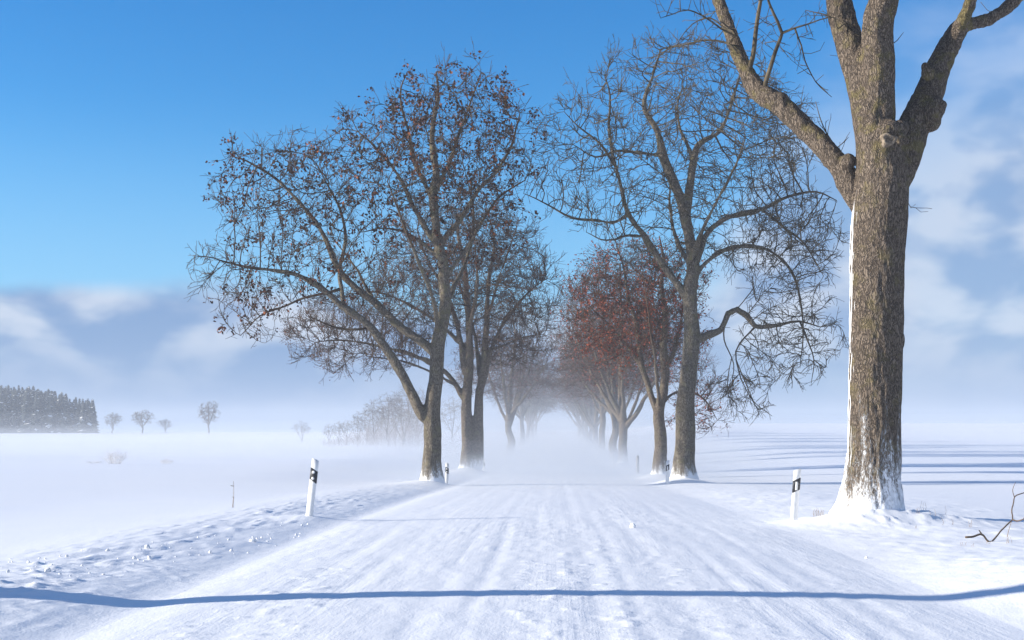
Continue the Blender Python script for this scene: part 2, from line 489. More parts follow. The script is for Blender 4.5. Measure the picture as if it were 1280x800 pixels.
def tubes(chains, sides):
    """chains: list of (points, radii) -> verts, quads, tris (capped at the tip, and at the root)"""
    V, Q, T, off = [], [], [], 0
    for pts, rad in chains:
        n = len(pts)
        if n < 2: continue
        tan = np.gradient(pts, axis=0); tan /= (np.linalg.norm(tan, axis=1)[:, None] + 1e-12)
        mean = pts[-1] - pts[0]; ref = np.zeros(3); ref[np.argmin(np.abs(mean))] = 1.0
        u = np.cross(tan, ref); u /= (np.linalg.norm(u, axis=1)[:, None] + 1e-12); v = np.cross(tan, u)
        k = sides(float(np.max(rad))); a = np.arange(k) * 2 * math.pi / k
        ring = pts[:, None] + rad[:, None, None] * (np.cos(a)[None, :, None] * u[:, None] + np.sin(a)[None, :, None] * v[:, None])
        V.append(ring.reshape(-1, 3)); V.append(pts[[0]]); V.append(pts[[-1]] + tan[[-1]] * rad[-1] * 0.5)
        i = np.arange(n - 1)[:, None] * k + np.arange(k)[None]; j = np.arange(n - 1)[:, None] * k + (np.arange(k)[None] + 1) % k
        Q.append(np.stack([i, j, j + k, i + k], -1).reshape(-1, 4) + off)
        c0, c1 = n * k, n * k + 1; e = np.arange(k); f = (e + 1) % k
        T.append(np.stack([f, e, np.full(k, c0)], 1) + off); T.append(np.stack([e + (n - 1) * k, f + (n - 1) * k, np.full(k, c1)], 1) + off)
        off += n * k + 2
    return np.vstack(V), np.vstack(Q), np.vstack(T)


def add_twigs(sk, base_n, rs, count, length=(0.3, 0.8), tip=0.0045, up=0.25, droop=0.0, spread=0.9, rmax=0.02, where=None, side=1):
    """short end twigs on thin branches: list of (points, radii)"""
    pos = np.array(sk.pos); rad = np.array(sk.rad)
    cand = np.where((rad < rmax) & (np.arange(len(pos)) >= base_n))[0]
    if where is not None: cand = cand[where(pos[cand])]
    if not len(cand): return []
    pick = rs.choice(cand, count); out = []
    par = np.array(sk.par)
    for i in pick:
        t = pos[i] - pos[par[i]]; t /= np.linalg.norm(t) + 1e-9
        d = t + rs.normal(size=3) * spread * 0.6 + np.array([0, 0, up]); d /= np.linalg.norm(d)
        L = rs.uniform(*length); n = 4; p = pos[i] + (pos[par[i]] - pos[i]) * rs.random(); pts = [p]
        curve = rs.normal(size=3) * 0.13
        for k in range(n):
            d = d + (curve + rs.normal(size=3) * 0.14) * 0.5 + np.array([0, 0, up * 0.35 - droop * (k + 1) * 0.25]); d /= np.linalg.norm(d)
            pts.append(pts[-1] + d * L / n)
        r0 = min(rad[i], tip * 1.5)
        pts = np.array(pts); out.append((pts, np.linspace(r0, tip * 0.75, n + 1)))
        for j in range(side):
            q = pts[rs.integers(1, n)]; t = pts[-1] - pts[0]; t /= np.linalg.norm(t) + 1e-9
            e = t * .8 + rs.normal(size=3) * .55 + np.array([0, 0, up * .6 - droop * .3]); e /= np.linalg.norm(e)
            l = L * rs.uniform(.3, .6); c2 = rs.normal(size=3) * .3
            m = q + e * l * .5; out.append((np.array([q, m, m + (e + c2 + np.array([0, 0, up * .3])) * l * .5]), np.array([tip * .9, tip * .8, tip * .65])))
    return out


def leaves_mesh(name, points, rs, size=(0.06, 0.13), per=(2, 4), scatter=0.07, hang=0.5):
    n = len(points); k = rs.integers(per[0], per[1] + 1, n)
    c = np.repeat(points, k, axis=0); N = len(c)
    c = c + rs.normal(size=(N, 3)) * scatter - np.array([0, 0, 0.04])
    ax = rs.normal(size=(N, 3)); ax[:, 2] -= hang * 1.6; ax /= np.linalg.norm(ax, axis=1)[:, None]
    w = np.cross(ax, rs.normal(size=(N, 3))); w /= np.linalg.norm(w, axis=1)[:, None]; nn = np.cross(ax, w)
    s = rs.uniform(*size, N)[:, None]; f = rs.uniform(0.05, 0.6, N)[:, None]
    a = c; b = c + ax * s; m = c + ax * s * 0.5 + nn * s * 0.10
    l = c + ax * s * 0.52 + w * s * 0.42 * (1 - 0.3 * f) - nn * s * f * 0.6; r = c + ax * s * 0.48 - w * s * 0.42 * (1 - 0.3 * f) - nn * s * f * 0.6
    V = np.stack([a, l, b, r, m], 1).reshape(-1, 3); o = np.arange(N)[:, None] * 5
    T = np.concatenate([o + np.array([[0, 4, 1]]), o + np.array([[1, 4, 2]]), o + np.array([[2, 4, 3]]), o + np.array([[3, 4, 0]])])
    return mesh_np(name, V, tris=T, smooth=False)


def remeshed(name, me, voxel, smooth_it=3, disp=None):
    """fuse the limbs into one skin, then give it lumps"""
    o = bpy.data.objects.new('tmp', me); COL.objects.link(o)
    md = o.modifiers.new('r', 'REMESH'); md.mode = 'VOXEL'; md.voxel_size = voxel
    ms = o.modifiers.new('s', 'SMOOTH'); ms.iterations = smooth_it; ms.factor = 0.5
    dg = bpy.context.evaluated_depsgraph_get(); dg.update()
    m2 = bpy.data.meshes.new_from_object(o.evaluated_get(dg)); m2.name = name
    bpy.data.objects.remove(o); bpy.data.meshes.remove(me)
    n = len(m2.vertices); co = np.empty(n * 3, np.float32); m2.vertices.foreach_get('co', co); co = co.reshape(-1, 3)
    no = np.empty(n * 3, np.float32); m2.vertices.foreach_get('normal', no); no = no.reshape(-1, 3)
    if disp:
        for amp, sc3, seed in disp: co = co + no * (amp * vnoise3(co * np.array(sc3), seed))[:, None]
    m2.vertices.foreach_set('co', co.astype(np.float32).ravel()); m2.update()
    m2.polygons.foreach_set('use_smooth', np.ones(len(m2.polygons), bool))
    return m2


def tree_parts(sk, base_n, twigs, voxel, disp, thick=0.05, min_sides=3):
    """-> (trunk mesh with the heavy limbs, crown mesh with everything thinner)"""
    pos, rad = np.array(sk.pos), np.array(sk.rad); heavy, light = [], []
    for head, c in chains_of(sk, hi=base_n):
        ids = np.array(c)
        big = rad[ids] > thick
        k = int(np.argmin(big)) if not big.all() else len(ids)
        if c[0] >= base_n: k = 0
        hd = np.array(head, int)
        if k >= 2:
            a = np.r_[hd, ids[:k]]; ra = rad[a].copy()
            if len(hd): ra[0] = min(ra[0], ra[1] * 1.15)
            heavy.append((pos[a], ra))
            if k < len(ids): light.append((pos[ids[k - 2:]], rad[ids[k - 2:]]))
        else:
            a = np.r_[hd, ids]; ra = rad[a].copy()
            if len(hd): ra[0] = min(ra[0], ra[1] * 1.3)
            light.append((pos[a], ra))
    hv = mesh_np('t', *tubes(heavy, lambda r: 20))
    trunk = remeshed('trunk', hv, voxel, 3, disp) if voxel else hv
    V, Q, T = tubes(light + twigs, lambda r: 7 if r > 0.05 else (5 if r > 0.02 else min_sides))
    return trunk, mesh_np('crown', V, Q, T)


def traced_tree(base, y, limbs, ells, n_att, seed, flare=(0.35, 0.25), **kw):
    """limbs: [(list of (px, py[, depth]), r0, r1)], ellipses: [(px, py, rx, ry, rdepth, depth, weight)] in picture units at depth y"""
    rs = np.random.default_rng(seed); b = np.array(base); sk = Skeleton()
    for li, (pts, r0, r1) in enumerate(limbs):
        q = []
        for p in pts:
            w = P(p[0], p[1], y) - b
            w[1] = (p[2] if len(p) > 2 else 0.0)
            q.append(w)
        if li == 0: q.insert(0, np.array([q[0][0], 0, -0.35]))
        add_limb(sk, q, r0, r1, step=kw.get('lstep', 0.22), jit=kw.get('ljit', 0.035), flare=flare if li == 0 else None)
    es = []
    for (px, py, rx, ry, rd, dep, wt) in ells:
        c = P(px, py, y) - b; c[1] = dep
        es.append((c, (rx / F * y, rd, ry / F * y), wt))
    att = ellipsoids(es, n_att, rs)
    if 'cut' in kw: att = att[kw['cut'](att)]
    bn = colonize(sk, att, rs, step=kw.get('step', 0.27), kill=kw.get('kill', 0.40), bias=kw.get('bias', (0, 0, .05)), min_z=kw.get('min_z', 2.0), jit=kw.get('jit', 0.15), infl=kw.get('infl', 3.0))
    finish_radii(sk, bn, tip=kw.get('tip', 0.0065), n=kw.get('pipe', 2.12))
    return sk, bn, rs


def new_tree(name, base, label, group, trunk, crown, bark, twig, leaves=None, leafmat=None, leafname='dry_leaves'):
    t = empty(name, base); tag(t, label, 'tree', group)
    obj('trunk', trunk, bark, t); obj('crown', crown, twig, t)
    if leaves is not None: obj(leafname, leaves, leafmat, t)
    return t


def twig_ends(tw, rs, frac, cond=None):
    p = np.array([q[0][-1] for q in tw] + [q[0][1] for q in tw])
    if cond is not None: p = p[cond(p)]
    return p[rs.random(len(p)) < frac]


ROW_L, ROW_R = 'old trees in the row along the left road edge', 'old trees in the row along the right road edge'
TREES = {}
def spot(key, px, y, x=None, mound=0.25, rad=0.9):
    xx = (px - CX) / F * y if x is None else x
    TREES[key] = (xx, y)
    MOUNDS.append((xx - 0.15, y - 0.25, rad, rad * 0.9, mound))


spot('near_right', 1096, 22.3, mound=0.25, rad=1.15)
spot('left_first', 540, 48.0, mound=.16)
spot('left_second', 589, 72.0, mound=.32, rad=1.1)
spot('right_second', 855, 50.0, mound=.26)
spot('right_third', 824, 61.0, mound=.20)
spot('shadow', 0, 11.75, x=-6.35, mound=.08)
FAR_L = [(637, 125, 0, 1.0), (652.5, 178, 1, .95), (660, 212, 0, .9), (665, 243, 2, 1.0), (670, 280, 1, .9)]
FAR_R = [(778.5, 95, 2, 1.0), (768, 107, 0, .92), (753, 135, 1, 1.0), (744.5, 158, 2, .95), (738.5, 180, 0, 1.0), (733, 205, 1, .92), (728.5, 232, 2, 1.0), (724, 262, 0, .9)]
for i, (px, y, v, s) in enumerate(FAR_L): spot(('L', i), px, y, mound=.25)
for i, (px, y, v, s) in enumerate(FAR_R): spot(('R', i), px, y, mound=.22)
MOUNDS.append((4.3, 22.3, 1.2, 0.6, -0.03))
MOUNDS.append((-4.03, 22.7, 0.8, 0.8, 0.10))


# ------------------------------------------------------------------ ground and road
def axis(core_lo, core_hi, core_step, far, growth):
    a = list(np.arange(core_lo, core_hi + 1e-6, core_step)); st = core_step
    while a[-1] < far: st *= growth; a.append(a[-1] + st)
    st = core_step
    while a[0] > -far: st *= growth; a.insert(0, a[0] - st)
    return np.array(a)


def build_ground():
    xs = axis(-8.4, 8.4, 0.04, 1250, 1.12)
    EDGE = 3.5
    for e in (-EDGE, EDGE): xs[np.argmin(np.abs(xs - e))] = e
    ys = [-1200, -700, -400, -220, -100, -50, -25, -12, -6, -2, 1, 3, 5, 6.5, 7.5]
    y = 8.2
    while y < 1300: ys.append(y); y += max(0.05, y * 0.0075) if y > 15 else 0.03
    ys = np.array(ys)
    X, Y = np.meshgrid(xs, ys); Z = full(X.ravel(), Y.ravel()).reshape(X.shape)
    def part(name, c0, c1):
        x, yy, z = X[:, c0:c1 + 1], Y[:, c0:c1 + 1], Z[:, c0:c1 + 1]; w = c1 - c0 + 1
        i = (np.arange(len(ys) - 1)[:, None] * w + np.arange(w - 1)[None]).ravel()
        return np.stack([x, yy, z], -1).reshape(-1, 3), np.stack([i, i + 1, i + 1 + w, i + w], 1)
    a, b = int(np.argmin(np.abs(xs + EDGE))), int(np.argmin(np.abs(xs - EDGE)))
    v1, q1 = part('l', 0, a); v2, q2 = part('r', b, len(xs) - 1); v3, q3 = part('m', a, b)
    g = obj('ground', mesh_np('ground', np.vstack([v1, v2]), np.vstack([q1, q2 + len(v1)])), SNOW); tag(g, 'white snow fields and banks on both sides of the road', 'snow field', kind='structure')
    r = obj('road', mesh_np('road', v3, q3), ROAD_SNOW); tag(r, 'snow covered country road with tyre tracks between two rows of trees', 'road', kind='structure')


build_ground()


# ------------------------------------------------------------------ the big tree at the right
def near_tree():
    x, y = TREES['near_right']; base = (x, y, land1(x, y) - 0.1); b = np.array(base); rs = np.random.default_rng(3)
    sk = Skeleton()
    S = y / F
    def w(px, py, d=0.0): q = P(px, py, y) - b; q[1] = d; return q
    # trunk, with the radius read off both outlines
    prof = [(1083, 690, 60), (1084.5, 655, 52), (1087, 632, 42), (1089.5, 600, 36), (1091.5, 560, 33.2), (1093, 500, 32.8), (1094.5, 440, 32.8), (1096, 380, 33.4), (1097, 320, 34.2), (1100, 270, 34.2), (1103, 225, 33), (1101, 190, 30), (1094, 150, 26)]
    def tube_limb(prof, root=None, d0=0.0, d1=0.0):
        pts = []
        for k, p in enumerate(prof):
            t = k / (len(prof) - 1); q = w(p[0], p[1], d0 + (d1 - d0) * t); pts.append((*q, p[2] * S))
        q = catmull(pts, 0.09)
        prev = -1
        if sk.pos: prev = int(np.argmin(np.linalg.norm(np.array(sk.pos) - q[0, :3], axis=1)))
        for r in q: prev = sk.add(r[:3], prev, r[3])
    tube_limb(prof)
    tube_limb([(1093, 155, 25), (1086, 110, 24), (1075, 70, 20), (1064, 35, 17), (1057, 0, 16), (1050, -60, 14), (1052, -150, 12), (1040, -260, 9), (1046, -380, 6), (1040, -520, 3)], d1=1.0)
    tube_limb([(1097, 150, 22), (1096, 100, 21), (1093, 60, 20), (1094, 25, 19), (1098, 5, 17), (1102, -50, 13), (1125, -150, 10), (1120, -280, 7), (1135, -420, 4)], d1=-0.8)
    tube_limb([(1084, 262, 14), (1068, 232, 15), (1056, 204, 14.5), (1039, 180, 14), (1020, 156, 13.5), (1000, 134, 13.5), (980, 112, 13.5), (967, 102, 13), (956, 90, 12), (946, 68, 10.5), (935, 38, 10), (930, 18, 9), (924, -5, 8.5), (908, -60, 8), (905, -130, 6.5), (880, -220, 5), (860, -330, 3)], d0=.1, d1=2.0)
    tube_limb([(1115, 235, 20), (1130, 198, 21), (1144, 160, 20), (1158, 132, 19.5), (1170, 108, 18), (1182, 80, 15.5), (1194, 55, 14), (1206, 34, 13), (1220, 15, 11.5), (1240, 8, 9), (1265, -2, 8), (1300, -30, 7.5), (1340, -90, 6.5), (1370, -180, 5), (1400, -300, 3)], d1=1.4)
    tube_limb([(1206, 38, 9), (1210, 18, 8.5), (1213, -5, 8), (1215, -80, 7), (1235, -180, 5), (1240, -300, 3)], d0=.6, d1=-1.0)
    nb = len(sk.pos)
    heavy = []
    for head, c in chains_of(sk, hi=nb): heavy.append((np.array([sk.pos[i] for i in c]), np.array([sk.rad[i] for i in c])))
    V, Q, T = tubes(heavy, lambda r: 28)
    # knots: lumps that swell out of the limbs, a stub, the swelling at the fork
    def lump(px, py, d, r, sx=1, sz=1, sq=None):
        n, k = 10, 14; th = np.linspace(0, math.pi, n); ph = np.arange(k) * 2 * math.pi / k
        vv = np.array([[r * math.sin(t) * math.cos(p) * sx, r * math.sin(t) * math.sin(p), r * math.cos(t) * sz] for t in th for p in ph]) + w(px, py, d)
        qq = [(a * k + e, (a + 1) * k + e, (a + 1) * k + (e + 1) % k, a * k + (e + 1) % k) for a in range(n - 1) for e in range(k)]
        return vv, np.array(qq)
    def merge(V, Q, more):
        for vv, qq in more: Q = np.vstack([Q, qq + len(V)]); V = np.vstack([V, vv])
        return V, Q
    V, Q = merge(V, Q, [lump(1172, 133, 0.1, .19, .8, 1.0), lump(1165, 143, 0.1, .22, .8, 1.2), lump(1178, 130, .1, .10), lump(1160, 92, -0.02, .12, 1, 1.1), lump(1156, 84, 0, .075, .8, 1.3),
                        lump(1062, 200, 0.15, .13), lump(984, 108, 0.75, .12, 1.2, .8), lump(1105, 168, -0.27, .19, 1.25, 1.0), lump(1120, 165, -.22, .15), lump(1118, 178, -.30, .13),
                        lump(1099, 8, -.12, .24, .9, .8), lump(1108, 5, -.1, .13), lump(1128, 320, .1, .14, .6, 1.7), lump(1125, 425, 0.1, .13, .7, 1.4)])
    me = remeshed('trunk', mesh_np('t', V, Q, T), 0.018, 4, [(0.020, (2.2, 2.2, 0.8), 1), (0.012, (7, 7, 2.2), 2), (0.011, (18, 18, 3.5), 3), (0.009, (32, 32, 6), 5)])
    t = empty('ash_tree', base); tag(t, 'thick brown trunk forking above snow packed foot, nearest tree of the right row', 'tree', ROW_R)
    obj('trunk', me, BARK_NEAR, t)
    # the pale pruned knot below the fork
    kn = []
    n, k = 7, 18
    vv, qq = [], []
    c = w(1102, 182, -0.475); rk = np.random.default_rng(2)
    for a in range(n):
        f = a / (n - 1)
        for e in range(k):
            p = e * 2 * math.pi / k; rr = 0.135 * f * (1 + 0.18 * math.sin(3 * p + 1) + 0.1 * math.sin(5 * p))
            vv.append(c + np.array([rr * math.cos(p), 0.05 * f**3 + 0.012 * rk.normal() - 0.045 * math.exp(-((f - .7) / .18) ** 2), rr * 0.85 * math.sin(p)]))
    for a in range(n - 1):
        for e in range(k): qq.append((a * k + e, a * k + (e + 1) % k, (a + 1) * k + (e + 1) % k, (a + 1) * k + e))
    km, KT, kb = material('weathered_cut_wood')
    kt = KT.node('ShaderNodeTexCoord').outputs['Object']
    KT.put(kb.inputs['Base Color'], KT.mix(KT.step(KT.noise(kt, 22, 5, .6), .4, .65), rgb(.13, .10, .07), rgb(.30, .245, .18))); kb.inputs['Roughness'].default_value = .9
    obj('pruned_knot', mesh_np('pruned_knot', vv, qq), km, t)
    # crown: traced shoots in view and the rest of the crown above
    sk2 = Skeleton(); sk2.pos, sk2.par, sk2.rad = list(sk.pos), list(sk.par), list(sk.rad)
    def shoot(pts, r0, r1, d0=0., d1=0.):
        q = [w(p[0], p[1], d0 + (d1 - d0) * k / (len(pts) - 1)) for k, p in enumerate(pts)]
        add_limb(sk2, q, r0 * S, r1 * S, step=0.12, jit=0.03)
    n0 = len(sk2.pos)
    shoot([(948, 66), (950, 58), (956, 35), (960, 15), (963, -10), (968, -60), (960, -120)], 3.4, 1.4, 1.0, 1.5)
    shoot([(964, 98), (967, 88), (975, 60), (984, 34), (985, 28), (978, 14), (968, -4), (955, -40)], 3.2, 1.0, .9, .4)
    shoot([(985, 28), (1000, 22), (1016, 18), (1030, 14), (1046, 12)], 1.6, .5, .6, .3)
    shoot([(1000, 22), (1012, 42), (1018, 60), (1032, 84), (1046, 96), (1056, 102)], 1.2, .4, .6, 1.0)
    shoot([(932, 40), (920, 28), (905, 22), (890, 20), (870, 22), (850, 24), (834, 30), (822, 36)], 1.6, .45, 1.1, 1.7)
    shoot([(930, 20), (912, 12), (892, 2), (866, -6), (846, 2), (830, 10)], 1.5, .45, 1.1, .5)
    shoot([(928, 12), (916, 2), (900, -12), (878, -8), (862, 8), (856, 22)], 1.3, .4, 1.2, 2.0)
    shoot([(1054, 196), (1052, 188), (1050, 176), (1042, 158), (1034, 138), (1029, 116)], 1.2, .4, .3, .6)
    shoot([(1051, 180), (1060, 172), (1066, 166)], .7, .35, .3, .4)
    shoot([(1066, 36), (1054, 30), (1044, 40), (1036, 30), (1026, 34)], 1.2, .4, .1, -.5)
    shoot([(1062, 28), (1048, 14), (1034, 4), (1016, -4)], 1.4, .5, .1, .7)
    shoot([(1111, 60), (1116, 56), (1122, 48)], .7, .3, -.2, -.4)
    shoot([(1098, 4), (1112, -4), (1135, 6), (1150, 2)], 1.0, .3, -.3, -.9)
    shoot([(1130, 250), (1136, 262), (1140, 258)], .6, .3, -.1, -.2)
    n1_ = len(sk2.pos)
    es = [(w(1080, -330), (5.2, 4.6, 3.6), 1), (w(900, -230), (3.0, 3.2, 2.4), 1), (w(1330, -240), (3.2, 3.4, 2.6), 1), (w(930, 15, 1.1), (1.5, 1.5, .6), 3.0), (w(1020, 50, .6), (.8, .9, .6), 2.0)]
    att = ellipsoids(es, 2300, rs)
    zt = EYE + (HY + 12) / F * y - b[2]
    inview = att[:, 2] < zt
    okv = (att[:, 0] < w(1062, 0)[0]) & (att[:, 0] > w(826, 0)[0]) & (att[:, 2] > w(0, 95)[2])
    att = att[~inview | okv]
    colonize(sk2, att, rs, step=0.22, kill=0.30, infl=2.2, jit=.3, min_z=7.0)
    finish_radii(sk2, n1_, tip=0.0048, n=2.3, cap=0.06)
    tw = add_twigs(sk2, n0, rs, 2400, (0.15, 0.5), 0.0045, up=.15, spread=1.0)
    ch = []
    pos, rad = np.array(sk2.pos), np.array(sk2.rad)
    for head, c in chains_of(sk2, hi=n1_):
        if c[0] < n0: continue
        a = np.array(head + c); ra = rad[a].copy()
        if head: ra[0] = min(ra[0], ra[1] * 1.4)
        ch.append((pos[a], ra))
    Vc, Qc, Tc = tubes(ch + tw, lambda r: 8 if r > .03 else 5 if r > .012 else 4)
    obj('crown', mesh_np('crown', Vc, Qc, Tc), TWIG_GREY, t)


near_tree()


# ------------------------------------------------------------------ first tree of the left row: forked, brown leaves
def left_first():
    x, y = TREES['left_first']; base = (x, y, land1(x, y) - 0.05)
    limbs = [
        ([(540, 604), (539.5, 575), (540, 540), (541, 510), (545, 470), (548, 430), (553, 400), (556, 379), (555, 345), (552, 320), (545, 300), (545, 280), (542, 240), (545, 215), (540, 170), (548, 120), (545, 90)], .35, .03),
        ([(533, 525), (524, 512), (509, 480), (498, 458), (486, 439), (464, 409), (447, 395), (430, 384), (410, 366), (381, 348), (350, 342), (315, 338), (285, 330)], .21, .025),
        ([(548, 455), (541, 440), (523, 424), (505, 412), (471, 382), (445, 360), (420, 334), (408, 308), (395, 280), (370, 250), (345, 222), (310, 200), (285, 190)], .17, .022),
        ([(430, 384), (427, 362), (424, 338), (432, 300), (425, 262), (405, 225)], .09, .022),
        ([(546, 308), (520, 262), (495, 215), (470, 185), (448, 165)], .11, .02),
        ([(547, 312), (560, 292), (575, 275), (600, 235), (625, 210), (642, 175), (650, 140)], .12, .02),
        ([(555, 352), (570, 330), (585, 308), (610, 265), (632, 240), (655, 225)], .09, .02),
        ([(552, 325), (530, 305), (505, 290), (480, 285), (455, 290)], .07, .018),
        ([(543, 245), (560, 205), (575, 165), (590, 120), (600, 95)], .075, .018),
        ([(541, 250), (520, 205), (510, 160), (500, 120), (510, 90)], .075, .018),
        ([(410, 366), (380, 372), (350, 385), (325, 395), (300, 420)], .05, .014),
        ([(464, 409), (440, 412), (415, 408), (385, 395)], .05, .014),
        ([(548, 420, 0), (546, 380, -1.2), (530, 335, -2.4), (515, 290, -3.2), (500, 250, -3.6)], .10, .018),
        ([(553, 400, 0), (562, 360, 1.2), (580, 310, 2.3), (585, 250, 3.2), (575, 200, 3.6)], .11, .018),
        ([(471, 382, 0), (450, 352, 1.2), (430, 320, 2.2), (400, 285, 3.0)], .07, .016),
    ]
    # give the two long left limbs some depth
    limbs[1] = ([(p[0], p[1], -0.09 * k) for k, p in enumerate(limbs[1][0])], *limbs[1][1:])
    limbs[2] = ([(p[0], p[1], 0.06 * k) for k, p in enumerate(limbs[2][0])], *limbs[2][1:])
    ells = [(572, 185, 106, 110, 3.8, 0, 1.25), (480, 220, 85, 95, 3.4, 0, 1.0), (355, 245, 95, 88, 3.0, 0, 1.1), (320, 345, 80, 55, 2.4, -.8, .9), (420, 330, 90, 70, 3.0, 0, .45), (320, 400, 45, 40, 1.4, -.8, .9), (600, 270, 70, 70, 3, 0, .5)]
    sk, bn, rs = traced_tree(base, y, limbs, ells, 4000, 11, kill=.32, step=.22, min_z=5.0, bias=(0, 0, .06), tip=.0085)
    tw = add_twigs(sk, bn, rs, 4400, (.25, .7), .0088, up=.22, spread=1.05, droop=.1)
    # long bare shoots at the far left tip
    trunk, crown = tree_parts(sk, bn, tw, .032, [(.025, (2.5, 2.5, 1), 1), (.015, (8, 8, 3), 2)])
    xl = P(285, 340, y)[0] - x
    def cond(p): return ~((p[:, 0] < P(300, 0, y)[0] - x) & (p[:, 2] < P(0, 300, y)[2] - base[2]) & (p[:, 2] > P(0, 372, y)[2] - base[2])) & (p[:, 2] > 4.6)
    pts = twig_ends(tw, rs, .095, cond)
    cen = rs.random(len(pts))
    dens = .55 + .65 * vnoise3(pts * .55, 8); pts = pts[cen < dens + .15]
    lv = leaves_mesh('dry_leaves', pts, rs, (.07, .15), (4, 9), .08)
    new_tree('maple_tree', base, 'grey forked tree with long left limb and brown leaf clusters, first of the left row', ROW_L, trunk, crown, BARK_GREY, TWIG_BROWN, lv, LEAF_BROWN)


left_first()


# ------------------------------------------------------------------ second tree of the left row: fan of stems
def left_second():
    x, y = TREES['left_second']; base = (x, y, land1(x, y) - 0.05)
    limbs = [
        ([(584, 588), (584, 560), (584, 530), (583, 500), (586, 470), (587, 440), (585, 400), (583, 360), (580, 325), (572, 290), (575, 262)], .37, .03),
        ([(596, 588, .1), (597, 560, .1), (597, 530, .1), (599, 495, .1), (603, 470, .1), (607, 430), (609, 390), (611, 350), (618, 310), (612, 270)], .32, .025),
        ([(578, 497), (570, 482), (557, 465), (535, 452), (505, 440), (470, 432), (430, 425), (395, 428)], .17, .02),
        ([(583, 470), (579, 450), (572, 405), (560, 375), (548, 350), (530, 315), (522, 285)], .19, .02),
        ([(603, 480), (617, 428), (636, 394), (662, 364), (680, 350)], .16, .02),
        ([(584, 440), (566, 420), (540, 398), (505, 378), (470, 365), (435, 368)], .12, .018),
        ([(587, 450, 0), (590, 415, -1.5), (600, 360, -2.8), (598, 310, -3.4)], .15, .018),
        ([(600, 470, 0), (592, 420, 1.6), (575, 365, 3.0), (560, 320, 3.6)], .15, .018),
        ([(570, 482, 0), (545, 468, -1.5), (510, 455, -2.6), (470, 450, -3.4)], .10, .016),
        ([(610, 440, 0), (630, 430, .5), (655, 420, 1.0), (680, 415, 1.4)], .09, .016),
        ([(608, 400, 0), (625, 350, -1), (640, 310, -1.6), (650, 280, -2)], .09, .016),
    ]
    ells = [(580, 335, 108, 84, 4.2, 0, 1.1), (450, 415, 98, 58, 3.4, 0, 1.2), (520, 370, 85, 62, 3.6, 0, 1.0), (640, 375, 62, 90, 3.8, 0, 1.2)]
    sk, bn, rs = traced_tree(base, y, limbs, ells, 4200, 12, kill=.40, step=.28, min_z=3.6, bias=(0, 0, .05), tip=.0095)
    tw = add_twigs(sk, bn, rs, 8200, (.4, .95), .0108, up=.28, spread=.8)
    trunk, crown = tree_parts(sk, bn, tw, .04, [(.035, (2.2, 2.2, .9), 1), (.02, (6, 6, 2.5), 2)])
    pts = twig_ends(tw, rs, .16, lambda p: (p[:, 0] < 0.5) & (vnoise3(p * .5, 3) > -.15))
    lv = leaves_mesh('seed_clusters', pts, rs, (.05, .10), (1, 3), .06)
    new_tree('linden_tree', base, 'double stemmed tree with snowy foot and reddish twig fan, second in the left row', ROW_L, trunk, crown, BARK_WARM, TWIG_RED, lv, LEAF_PINK, 'seed_clusters')


left_second()


